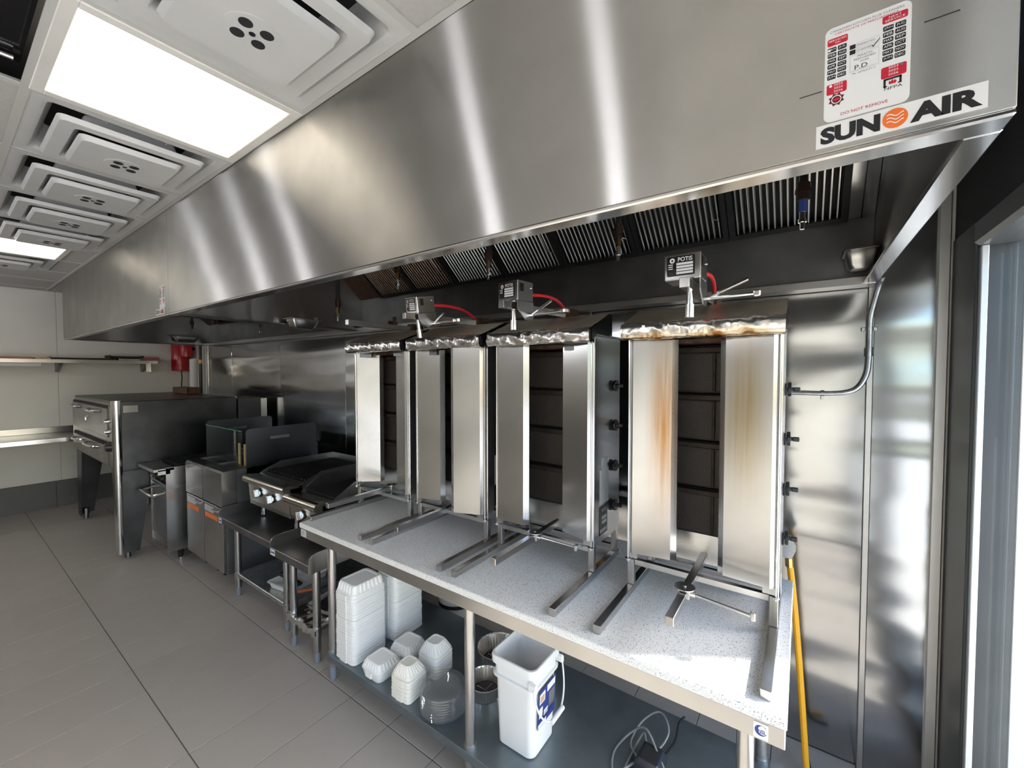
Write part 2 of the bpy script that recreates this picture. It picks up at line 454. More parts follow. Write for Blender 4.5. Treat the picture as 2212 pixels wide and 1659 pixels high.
def thing(name, loc, label, cat, group=None, rz=0):
    o = bpy.data.objects.new(name, None); COL.objects.link(o)
    o.empty_display_size = .05
    o.location = loc; o.rotation_euler = (0, 0, rz)
    return tag(o, label, cat, group)

def part(name, m, mt, parent, label=None, smooth=32, local=False, loc=None):
    """m is an M in world coordinates (or in the parent's when local)"""
    base = Vector((0, 0, 0)) if local else worldpos(parent)
    if loc is None:
        xs = [p[0] for p in m.v]; ys = [p[1] for p in m.v]; zs = [p[2] for p in m.v]
        ctr = Vector(((min(xs) + max(xs)) / 2, (min(ys) + max(ys)) / 2, min(zs)))
        if name in NO_CENTRE: ctr = base.copy()
    else: ctr = Vector(loc)
    o = bpy.data.objects.new(name, m.mesh(name, ctr, smooth)); COL.objects.link(o)
    o.data.materials.append(mt)
    o.parent = parent
    o.location = ctr - base
    if label: o['label'] = label
    if name in PRINTS: o['kind'] = 'stuff'
    return o
PRINTS = {'black_print', 'red_print', 'grey_print', 'white_print', 'outline', 'lettering', 'wave_lines', 'motor_print', 'rating_print', 'badge_print', 'label_lines', 'print', 'label_patches', 'wire_cage', 'grid'}
NO_CENTRE = {'door'}

def single(name, m, mt, label=None, cat=None, group=None, kind=None, smooth=32):
    xs = [p[0] for p in m.v]; ys = [p[1] for p in m.v]; zs = [p[2] for p in m.v]
    ctr = Vector(((min(xs) + max(xs)) / 2, (min(ys) + max(ys)) / 2, min(zs)))
    o = bpy.data.objects.new(name, m.mesh(name, ctr, smooth)); COL.objects.link(o)
    o.data.materials.append(mt); o.location = ctr
    return tag(o, label, cat, group, kind)

def struct(name, m, mt): return single(name, m, mt, kind='structure')

def inst(src, name, parent, loc):
    o = src.copy(); COL.objects.link(o); o.name = name; o.parent = parent; o.location = loc
    return o

def copy_tree(o, loc=None, parent=None, label=None):
    c = o.copy(); COL.objects.link(c); c.parent = parent
    if loc is not None: c.location = loc
    if label: c['label'] = label
    for ch in list(o.children): copy_tree(ch, None, c)
    return c

def rrect(w, d, r, n=6, cx=0, cy=0):
    pts = []
    for qx, qy, a0 in ((1, 1, 0), (-1, 1, 90), (-1, -1, 180), (1, -1, 270)):
        for i in range(n + 1):
            a = radians(a0 + 90 * i / n)
            pts.append((cx + qx * (w / 2 - r) + r * cos(a), cy + qy * (d / 2 - r) + r * sin(a)))
    return pts

def bezier(p0, p1, p2, p3, n=12):
    p0, p1, p2, p3 = map(Vector, (p0, p1, p2, p3))
    return [((1 - t) ** 3) * p0 + 3 * (1 - t) ** 2 * t * p1 + 3 * (1 - t) * t * t * p2 + t ** 3 * p3 for t in [i / n for i in range(n + 1)]]

def smooth_path(pts, k=6):
    P = [Vector(p) for p in pts]; out = []
    for i in range(len(P) - 1):
        a = P[max(i - 1, 0)]; b = P[i]; c = P[i + 1]; d = P[min(i + 2, len(P) - 1)]
        for j in range(k):
            t = j / k
            out.append(.5 * ((2 * b) + (c - a) * t + (2 * a - 5 * b + 4 * c - d) * t * t + (3 * b - a - 3 * c + d) * t ** 3))
    return out + [P[-1]]

_txt = {}
def text_geo(s, bold=0.0):
    """flat letters as (verts, faces): x 0..w, z 0..h, height of capitals about 1"""
    key = (s, bold)
    if key in _txt: return _txt[key]
    cu = bpy.data.curves.new('t', 'FONT'); cu.body = s; cu.size = 1.0; cu.offset = bold; cu.resolution_u = 3; cu.fill_mode = 'FRONT'
    ob = bpy.data.objects.new('t', cu); COL.objects.link(ob)
    bpy.context.view_layer.update()
    me = bpy.data.meshes.new_from_object(ob.evaluated_get(bpy.context.evaluated_depsgraph_get()))
    vs = [v.co.copy() for v in me.vertices]; fs = [tuple(p.vertices) for p in me.polygons]
    bpy.data.objects.remove(ob, do_unlink=True); bpy.data.curves.remove(cu); bpy.data.meshes.remove(me)
    x0 = min(v.x for v in vs); x1 = max(v.x for v in vs); z0 = min(v.y for v in vs); z1 = max(v.y for v in vs)
    vs = [((v.x - x0), (v.y - z0)) for v in vs]
    _txt[key] = (vs, fs, x1 - x0, z1 - z0)
    return _txt[key]

def put_text(m, s, x, z, w, h, y, bold=0.0, align='l'):
    """letters on a plane facing -Y, fitted into w x h with the lower left corner at x, z"""
    vs, fs, tw, th = text_geo(s, bold)
    kx = w / tw; kz = h / th
    m.add([(x + u * kx, y, z + t * kz) for u, t in vs], fs)

def put_text_x(m, s, y, z, w, h, x, bold=0.0):
    """letters on a plane facing +X, reading along +Y"""
    vs, fs, tw, th = text_geo(s, bold)
    m.add([(x, y + u * w / tw, z + t * h / th) for u, t in vs], fs)

def flat_y(m, poly, y):      # polygon in x,z on a plane facing -Y
    m.add([(u, y, w) for u, w in poly], [tuple(range(len(poly)))])

# ------------------------------------------------------------------ dimensions
CEIL = 2.544; HX0 = -6.29; HXM = -3.03; HX1 = 0.219; HY = 0.815; HZ = 1.9455
WALL = 2.14; END = -7.23; RIGHT = 0.44; FRONT = -2.6
TT = 0.815                                       # table top height

# ------------------------------------------------------------------ floor
fl = struct('floor', M().box(END - .1, RIGHT + .1, FRONT - .1, WALL + .1, -.03, -.0025), GROUT)
TS = .2851; TX = -2.9342; TY = .5903
tsrc = None
for j in range(-3, 4):
    for i in range(-16, 13):
        x0 = TX + i * TS; x1 = x0 + TS; y0 = TY + j * 2 * TS; y1 = y0 + 2 * TS
        if x1 < END or x0 > RIGHT or y1 < -.6 or y0 > WALL: continue
        a0 = max(x0 + .0016, END); a1 = min(x1 - .0016, RIGHT); b0 = y0 + .0022; b1 = min(y1 - .0022, WALL)
        full = a1 - a0 > TS - .01 and b1 - b0 > 2 * TS - .01
        if full and tsrc is not None:
            inst(tsrc, 'tile', fl, Vector(((x0 + x1) / 2, (y0 + y1) / 2, -.012)) - fl.location)
        else:
            t = part('tile', M().box(a0, a1, b0, b1, -.012, 0, .0012), FLOOR, fl)
            if full: tsrc = t
rest = part('tile_field', M().box(END, RIGHT, FRONT, -.56, -.012, 0), FLOOR, fl)
rest['kind'] = 'stuff'

# ------------------------------------------------------------------ walls
wb = struct('wall_back', M().box(END - .12, RIGHT + .1, WALL + .008, WALL + .12, 0, CEIL + .1), WHITE_PAINT)
seams = [.209, -.97, -2.15, -3.33, -4.505, -5.715, -6.45]
for a, b in zip(seams, seams[1:]):
    part('panel', M().box(b + .0015, a - .0015, WALL, WALL + .0078, .004, CEIL, .001), ST_WALL, wb)
part('panel', M().box(.2105, .396, WALL, WALL + .0078, .004, CEIL, .001), ST_WALL, wb)
part('corner_strip', M().box(-6.475, -6.452, WALL - .006, WALL + .0078, 0, CEIL, .002), ST_BRIGHT, wb)
t1 = struct('trim_1', M().box(.203, .2255, WALL - .010, WALL - .0005, 0, CEIL, .003), MATS['steel_flat'])
t2 = struct('trim_2', M().box(.394, .428, WALL - .014, WALL + .0078, 0, CEIL, .004), mat('satin_trim', (.74, .74, .73), .42, .85))
wlft = struct('wall_left', M().box(END - .1, END - .004, FRONT, WALL + .1, 0, CEIL + .1), mat('wall_backing', (.4, .4, .38), .7))
for a, b in ((FRONT, -1.18), (-1.177, -.3), (-.297, .88), (.883, WALL + .005)):
    part('panel', M().box(END - .004, END, a, b, .31, CEIL, .0012), WHITE_PAINT, wlft)
bl = struct('baseboard_left', M().box(END - .004, END + .006, FRONT, WALL, 0, .305), GROUT)
for k in range(9):
    part('tile', M().box(END + .002, END + .012, FRONT + .02 + k * .57, FRONT + .586 + k * .57, .002, .305, .002), BASE_TILE, bl) if FRONT + .586 + k * .57 < WALL + .4 else None
struct('wall_front', M().box(END - .1, RIGHT + .1, FRONT - .1, FRONT, 0, CEIL + .1), WHITE_FRONT)
struct('wall_right', M().box(RIGHT, RIGHT + .16, FRONT, WALL + .12, 2.075, CEIL + .1), BULKHEAD)

# right-hand glazing (the shopfront window seen edge on)
WX = RIGHT
w1 = tag(bpy.data.objects.new('window_1', None), kind='structure'); COL.objects.link(w1); w1.location = (WX, 0, 0)
part('jamb', M().box(WX - .006, WX + .10, 1.895, WALL - .001, 0, 2.075, .003), ALU_DARK, w1)
part('jamb_lip', M().box(WX + .002, WX + .018, 1.872, 1.8945, .06, 1.9925, .002), mat('pale_aluminium', (.62, .64, .66), .4, .6), w1)
part('header', M().box(WX - .012, WX + .10, FRONT, 1.8945, 1.993, 2.0745, .012), mat('header_aluminium', (.16, .165, .17), .35, .7), w1)
part('sill', M().box(WX - .01, WX + .12, FRONT, 1.8945, 0, .06, .004), ALU_DARK, w1)
for y in (.36, -1.14):
    part('mullion', M().box(WX - .01, WX + .10, y - .03, y + .03, .0605, 1.9925, .004), ALU_DARK, w1)
for a, b in ((.392, 1.866), (-1.108, .328), (FRONT + .01, -1.172)):
    part('pane', M().box(WX + .040, WX + .046, a, b, .061, 1.992), WINDOW_GLASS, w1)

# outdoors, seen through the glass: a rendered pier that also shades the window
pier = struct('wall_outside', M().box(WX + .13, 1.50, 2.30, 3.3, -.1, 4.2), STUCCO)
part('corner_bead', M().box(WX + .105, WX + .1295, 2.27, 2.33, -.1, 4.2, .004), mat('pale_caulk', (.78, .79, .80), .6), pier)
part('score_line', M().box(WX + .13, 1.5, 2.2985, 2.2999, 1.775, 1.779), mat('score_shadow', (.35, .35, .35), .9), pier)
struct('ground', M().box(WX + .1, 14, -12, 14, -.16, -.1), CONCRETE)

# ------------------------------------------------------------------ ceiling
GX = [-.8905 - .6096 * k for k in range(-3, 12)]
GX = [g for g in GX if END < g < RIGHT]
GY = [HY] + [HY - .6096 * j for j in range(1, 6)]
GY = [g for g in GY if g > FRONT]
ce = struct('ceiling', M().box(END - .1, RIGHT + .2, FRONT - .1, WALL + .1, CEIL + .16, CEIL + .2), mat('plenum', (.03, .03, .03), .9))
# each cell: what fills it
xe = [RIGHT] + GX + [END]; ye = GY + [FRONT]
SPECIAL = {}
def cell(kx, jy): return (round(-.8905 - .6096 * kx, 3), round(HY - .6096 * jy, 3))
kinds = {(0, 0): 'diff', (1, 0): 'light', (2, 0): 'diff', (3, 0): 'diff', (4, 0): 'diff', (5, 0): 'diff', (6, 0): 'light2', (7, 0): 'diff', (1, 1): 'black'}
tile_src = None
for jy in range(len(ye) - 1):
    y1, y0 = ye[jy], ye[jy + 1]
    for i in range(len(xe) - 1):
        x1, x0 = xe[i], xe[i + 1]
        kx = round((-.8905 - x1) / .6096)
        full = x1 - x0 > .6 and y1 - y0 > .6
        if full and (kx, jy) in kinds: continue
        if full and tile_src is not None:
            inst(tile_src, 'ceiling_tile', ce, Vector(((x0 + x1) / 2, (y0 + y1) / 2, CEIL + .004)) - ce.location)
        else:
            t = part('ceiling_tile', M().box(x0 + .004, x1 - .004, y0 + .004, y1 - .004, CEIL + .004, CEIL + .02, .004), CEIL_TILE, ce)
            if full: tile_src = t
part('ceiling_tile', M().box(END + .004, HX0 - .02, HY + .004, WALL, CEIL + .004, CEIL + .02, .004), CEIL_TILE, ce)
gm = M()
for g in GX: gm.box(g - .012, g + .012, FRONT, HY - .002, CEIL - .002, CEIL + .003)
for g in GY[1:]: gm.box(END, RIGHT, g - .012, g + .012, CEIL - .0025, CEIL + .0025)
gm.box(END, RIGHT, HY - .02, HY - .002, CEIL - .003, CEIL + .003)
part('grid', gm, CEIL_GRID, ce)
part('black_panel', M().box(GX[0] * 0 - 2.1 + .012, -1.5001 - .012, GY[2] + .012, GY[1] - .012, CEIL + .06, CEIL + .07), GLOSS_BLACK, ce, 'gloss black panel in the ceiling')
part('chrome_bar', M().cyl((-2.04, GY[2] + .05, CEIL + .045), (-2.04, GY[1] - .03, CEIL + .045), .008), CHROME, ce)

def light_panel(cx, cy, label, hw=.2985):
    o = thing('ceiling_light', (cx, cy, CEIL - .006), label, 'ceiling light', 'square light panels in the ceiling')
    f = M()
    for a, b, c, d in ((-hw, hw, -hw, -hw + .032), (-hw, hw, hw - .032, hw), (-hw, -hw + .032, -hw + .032, hw - .032), (hw - .032, hw, -hw + .032, hw - .032)):
        f.box(cx + a, cx + b, cy + c, cy + d, CEIL - .006, CEIL + .03, .002)
    part('frame', f, FRAME_W, o)
    part('diffuser', M().box(cx - hw + .032, cx + hw - .032, cy - hw + .032, cy + hw - .032, CEIL - .003, CEIL + .02), LED, o, 'glowing white light panel')
    return o
light_panel(-1.805, .510, 'large glowing square light panel nearest in the ceiling')
light_panel(-4.853, .36, 'far glowing light panel, small in the ceiling near the end wall')
for xa, xb in ((-5.155, -4.552), (-5.765, -5.165)): part('ceiling_tile', M().box(xa, xb, .665, HY - .004, CEIL + .003, CEIL + .02, .003), CEIL_TILE, ce)
part('ceiling_tile', M().box(-5.155, -4.552, HY - .6096 + .004, .058, CEIL + .003, CEIL + .02, .003), CEIL_TILE, ce) if .058 > HY - .6 else None

def sq(h, z, r=.02): return [(x, y, z) for x, y in rrect(2 * h, 2 * h, r, 3)]
def diffuser(cx, cy, label):
    o = thing('air_diffuser', (cx, cy, CEIL), label, 'air vent', 'stepped square air diffusers in the ceiling')
    part('frame', M().loft([sq(.298, .0), sq(.262, -.001), sq(.250, .004), sq(.225, .05), sq(.21, .10)], False, False), DIFF_W, o, local=True)
    part('throat', M().loft([sq(.262, .101), sq(.0, .1015, .0)], False, False).box(-.25, .25, -.25, .25, .10, .104), BLACK_MATT, o, local=True)
    part('outer_cone', M().loft([sq(.224, -.010), sq(.216, -.028), sq(.174, -.028), sq(.152, -.002), sq(.142, .05)], False, False), DIFF_W, o, local=True)
    part('inner_cone', M().loft([sq(.160, -.032), sq(.150, -.0515), sq(.150, -.052)], False, True), DIFF_W, o, local=True)
    d = M().lathe([(.066, -.0517), (.066, -.054), (.0, -.0545)], n=32, cap0=False, cap1=False)
    part('hub_plate', d, DIFF_W, o, local=True)
    for a in range(4):
        t = radians(45 + 90 * a)
        part('vent_hole', M().cyl((.036 * cos(t), .036 * sin(t), -.0552), (.036 * cos(t), .036 * sin(t), -.0543), .0165, n=16), BLACK_MATT, o, local=True)
    part('screw', M().cyl((0, 0, -.056), (0, 0, -.054), .008, n=8), BLACK, o, local=True)
    for s in (-1, 1):
        part('spring_clip', M().tube([(.24, s * .11, .06), (.20, s * .09, .02), (.19, s * .13, .05)], .003, 5), DIFF_W, o, local=True)
    return o
d0 = diffuser(-1.195, .510, 'stepped white air diffuser overhead, biggest and nearest of all')
for k, l in ((2, 'white air diffuser just beyond the big glowing light panel'), (3, 'second white air diffuser beyond the big light panel'),
             (4, 'third white air diffuser beyond the big light panel'), (5, 'fourth white air diffuser, right before the far light panel'),
             (7, 'white air diffuser beyond the far light panel, by the end wall')):
    x = -.8905 - .6096 * k - .3048
    copy_tree(d0, (x, .510 if k < 7 else .36, CEIL), None, l)

# small sensor bulb high in the corner
single('ceiling_sensor', M().lathe([(.012, .03), (.02, .02), (.018, .006), (.006, 0)], (-6.42, .86, CEIL - .10), 12).cyl((-6.42, .86, CEIL - .07), (-6.42, .86, CEIL), .004), CHROME, 'tiny chrome sensor hanging from the ceiling beside the hood end', 'sensor')

# pendant lamps over the service counter (behind the viewpoint; seen as streaks on the hood)
def pendant(x, label):
    z = 2.15; y = -1.0
    o = thing('pendant_lamp', (x, y, z - .05), label, 'lamp', 'pendant lamps behind the viewpoint')
    part('cord', M().cyl((x, y, z + .12), (x, y, CEIL), .004, n=6), BLACK, o)
    part('lamp_shade', M().lathe([(.075, .0), (.06, .08), (.02, .12)], (x, y, z), 20, False, True), BLACK, o)
    part('bulb', M().lathe([(.001, -.045), (.028, -.03), (.036, 0), (.028, .03), (.012, .06)], (x, y, z), 14), emissive('bulb_glow' + str(x), (1, .95, .88), 3.0), o)
    li = bpy.data.objects.new('bulb_light', bpy.data.lights.new('bulb_light', 'POINT')); COL.objects.link(li)
    li.parent = o; li.location = (0, 0, -.03); li.data.energy = LAMP_W; li.data.shadow_soft_size = .06; li.data.color = (.95, .95, 1.0)
for x, w in ((-.96, 'nearest the window'), (-1.93, 'second from the window'), (-4.62, 'in the middle of the row'), (-5.63, 'second from the end wall'), (-6.94, 'nearest the end wall')):
    pendant(x, 'black pendant lamp behind the viewpoint, ' + w)

sc_ = thing('service_counter', (-3.6, -1.3, 0), 'pale service counter behind the viewpoint under the pendant lamps', 'counter')
part('counter_body', M().box(-7.0, -.75, -1.55, -1.0, 0, 1.02, .004), mat('counter_front', (.42, .41, .39), .5), sc_)
part('counter_top', M().box(-7.03, -.72, -1.58, -.97, 1.0205, 1.055, .004), mat('counter_slab', (.40, .39, .37), .3), sc_)

# ------------------------------------------------------------------ extractor hoods
def hood(name, x0, x1, label, lip_right):
    o = thing(name, ((x0 + x1) / 2, HY + .6, HZ), label, 'hood')
    part('front_panel', M().box(x0, x1, HY, HY + .004, HZ, CEIL + .02, .001), ST_HOOD, o)
    part('front_lip', M().box(x0, x1, HY - .0015, HY + .045, HZ - .010, HZ - .0005, .003), ST_BRIGHT if lip_right else ST_H, o)
    part('end_panel', M().box(x1 - .004, x1, HY + .0045, WALL - .002, HZ, CEIL + .02), ST_HOOD, o)
    part('end_panel', M().box(x0, x0 + .004, HY + .0045, WALL - .002, HZ, CEIL + .02), ST_HOOD, o)
    part('end_lip', M().box(x1 - .04, x1 + .001, HY + .0455, WALL - .03, HZ - .010, HZ - .0005, .003), ST_BRIGHT if lip_right else ST_DARK, o)
    part('end_lip', M().box(x0 - .001, x0 + .04, HY + .0455, WALL - .03, HZ - .010, HZ - .0005, .003), ST_DARK, o)
    part('roof_panel', M().box(x0 + .005, x1 - .005, HY + .005, WALL - .002, CEIL - .01, CEIL), ST_DARK, o)
    part('back_panel', M().box(x0 + .005, x1 - .005, 2.10, 2.106, HZ + .01, 2.205), ST_DARK, o)
    part('gutter', M().prism([(2.03, HZ - .012), (2.12, HZ - .012), (2.12, HZ + .03), (2.10, HZ + .03), (2.10, HZ - .002), (2.036, HZ - .002), (2.036, HZ + .016), (2.03, HZ + .016)], 'x', x0 + .005, x1 - .005), ST_H, o)
    return o
h1 = hood('extractor_hood', HXM + .001, HX1, 'long brushed steel extractor hood above the doner grills, with brand sign', True)
h2 = hood('extractor_hood', HX0, HXM - .001, 'far brushed steel extractor hood section above the oven and fryers', False)
# baffle filters: plane from (y 2.10, z 2.20) up and forward to (y 1.75, z 2.50)
FA = Vector((0, 2.10, 2.205)); FB = Vector((0, 1.74, 2.515)); FD = (FB - FA).normalized(); FN = Vector((0, -FD.z, FD.y)) * 1.0
FLEN = (FB - FA).length
FN = Vector((0, -FD.z, FD.y)); FN = FN if FN.z < 0 else -FN      # facing down and forward
def slab(m, x0, x1, s0, s1, t0, t1):
    vs = []
    for t in (t0, t1):
        for s in (s0, s1):
            for x in (x0, x1):
                p = FA + FD * s + FN * t; vs.append((x, p.y, p.z))
    m.add(vs, [(0, 1, 3, 2), (4, 6, 7, 5), (0, 4, 5, 1), (2, 3, 7, 6), (0, 2, 6, 4), (1, 5, 7, 3)])
FW = .4125
slat_src = {}
def filters(h, x_right, n, slats, sm, fm):
    for k in range(n):
        xr = x_right - k * FW; xl = xr - FW + .004
        m = M()
        slab(m, xl, xl + .022, 0, FLEN, 0, .022); slab(m, xr - .022, xr, 0, FLEN, 0, .022)
        slab(m, xl + .022, xr - .022, 0, .022, 0, .022); slab(m, xl + .022, xr - .022, FLEN - .022, FLEN, 0, .022)
        slab(m, xl + .01, xr - .01, .01, FLEN - .01, -.03, -.028)
        f = part('filter', m, fm, h)
        sm_ = SLAT_BROWN if (k >= 5 and slats) else sm
        for q in range(slats):
            xc = xl + .022 + (q + .5) * (FW - .048) / slats
            if sm_.name in slat_src:
                s = slat_src[sm_.name].copy(); COL.objects.link(s); s.parent = f
                s.location = Vector((xc, (FA.y + FB.y) / 2, (FA.z + FB.z) / 2)) - worldpos(f)
            else:
                mm = M(); rings = []
                for e in (.02, FLEN - .02):
                    c = FA + FD * e
                    rings.append([(xc + .0058 * cos(a), (c + FN * (.010 + .008 * sin(a))).y, (c + FN * (.010 + .008 * sin(a))).z) for a in [2 * pi * i / 10 for i in range(10)]])
                mm.loft(rings)
                s = part('slat', mm, sm_, f, loc=(xc, (FA.y + FB.y) / 2, (FA.z + FB.z) / 2))
                slat_src[sm_.name] = s
        if k:
            part('pull_ring', M().tube([(xr - .03, *(FA + FD * .30 + FN * .024).yz), (xr - .045, *(FA + FD * .26 + FN * .05).yz), (xr - .045, *(FA + FD * .14 + FN * .05).yz), (xr - .03, *(FA + FD * .11 + FN * .024).yz)], .0022, 5), ST_TUBE, f)
SLAT = steel('steel_slat', (.90, .88, .82), .22, .0, .25, dirt=.2)
SLAT_BROWN = steel('steel_slat_brown', (.34, .25, .18), .35, .0, .25, dirt=.3)  # darker, browner slats for the two far filters
FRAME_F = mat('filter_frame', (.035, .034, .034), .45, .7)
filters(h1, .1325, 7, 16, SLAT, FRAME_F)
m = M(); slab(m, .135, HX1 - .006, 0, FLEN, 0, .006); part('end_filler', m, ST_BRIGHT, h1)
m = M(); slab(m, .172, .176, 0, FLEN, .006, .012); part('filler_rib', m, BLACK, h1)
m = M(); slab(m, HXM + .006, -2.757, 0, FLEN, 0, .006); part('end_filler', m, RUST, h1)
m = M(); slab(m, HX0 + .006, -5.93, 0, FLEN, 0, .006); part('end_filler', m, RUST, h2)
filters(h2, -3.04, 7, 0, SLAT_BROWN, RUST)

def grease_cup(x, y, z, w, d, label, mt):
    o = thing('grease_cup', (x, y, z), label, 'grease cup', 'grease cups under the hood')
    rings = []
    for hw, hd, zz in ((.32, .30, 0), (.42, .38, .012), (.5, .47, .05), (.5, .47, .062)):
        rings.append([(x + a, y + b, z + zz) for a, b in rrect(2 * hw * w, 2 * hd * d, .014, 3)])
    for hw, hd, zz in ((.47, .44, .060), (.40, .35, .018)):
        rings.append([(x + a, y + b, z + zz) for a, b in rrect(2 * hw * w, 2 * hd * d, .012, 3)])
    part('cup', M().loft(rings), mt, o)
    part('rim', M().loft([[(x + a, y + b, z + zz) for a, b in rrect(w * k, d * k, .014, 3)] for k, zz in ((1.0, .0625), (1.14, .0625), (1.14, .066), (1.0, .066))], False, False), mt, o)
    part('hanger', M().box(x - .02, x + .02, y + d * .47, y + d * .47 + .012, z + .05, z + .09), mt, o)
grease_cup(.165, 2.0, HZ + .035, .085, .13, 'steel grease cup in the near right corner under the hood', ST_H)
grease_cup(-2.93, 1.55, HZ - .035, .10, .20, 'steel grease cup hanging at the joint between the two hoods', ST_H)
grease_cup(-6.20, 1.83, HZ + .02, .10, .24, 'dark grease cup at the far end under the oven hood', ST_DARK)

def nozzle(x, y, ztip, label, blue=False):
    o = thing('spray_nozzle', (x, y, ztip), label, 'nozzle', 'fire suppression nozzles under the hoods')
    part('drop_pipe', M().cyl((x, y, ztip + .13), (x, y, CEIL - .012), .011, n=10), BLACK, o)
    part('collar', M().cyl((x, y, ztip + .085), (x, y, ztip + .135), .017, n=8).cyl((x, y, ztip + .105), (x, y, ztip + .118), .020, n=8), BRONZE, o)
    part('fitting', M().cyl((x, y, ztip + .05), (x, y, ztip + .086), .011, n=6), BLUE_HOSE if blue else mat('old_brass', (.20, .12, .05), .4, 1.0), o)
    part('tip', M().cyl((x, y, ztip), (x, y, ztip + .052), .006, .009, n=10).cyl((x, y, ztip + .02), (x, y, ztip + .03), .0115, n=10), CHROME, o)
for x, y, z, l, b in ((-.009, 1.5, 2.025, 'suppression nozzle with blue fitting above the right-hand doner grill', True),
                      (-.573, 1.5, 2.02, 'suppression nozzle with brass fitting between the two nearest doner grills', False),
                      (-1.193, 1.5, 2.03, 'suppression nozzle hanging above the gap beside the second doner grill', False),
                      (-1.83, 1.5, 2.06, 'suppression nozzle hanging above the farthest doner grill', False),
                      (-2.41, 1.5, 1.925, 'long suppression nozzle at the dark end of the near hood', False)):
    nozzle(x, y, z, l, b)
for x, y, z, l in ((-5.3, 1.62, 2.01, 'suppression nozzle above the grease cup at the oven end'), (-4.7, 1.6, 2.06, 'short suppression nozzle under the far hood, second from the oven'),
                   (-4.25, 1.6, 2.08, 'short suppression nozzle under the far hood, above the range'), (-3.85, 1.66, 1.94, 'lone suppression nozzle hanging above the fryers')):
    nozzle(x, y, z, l)

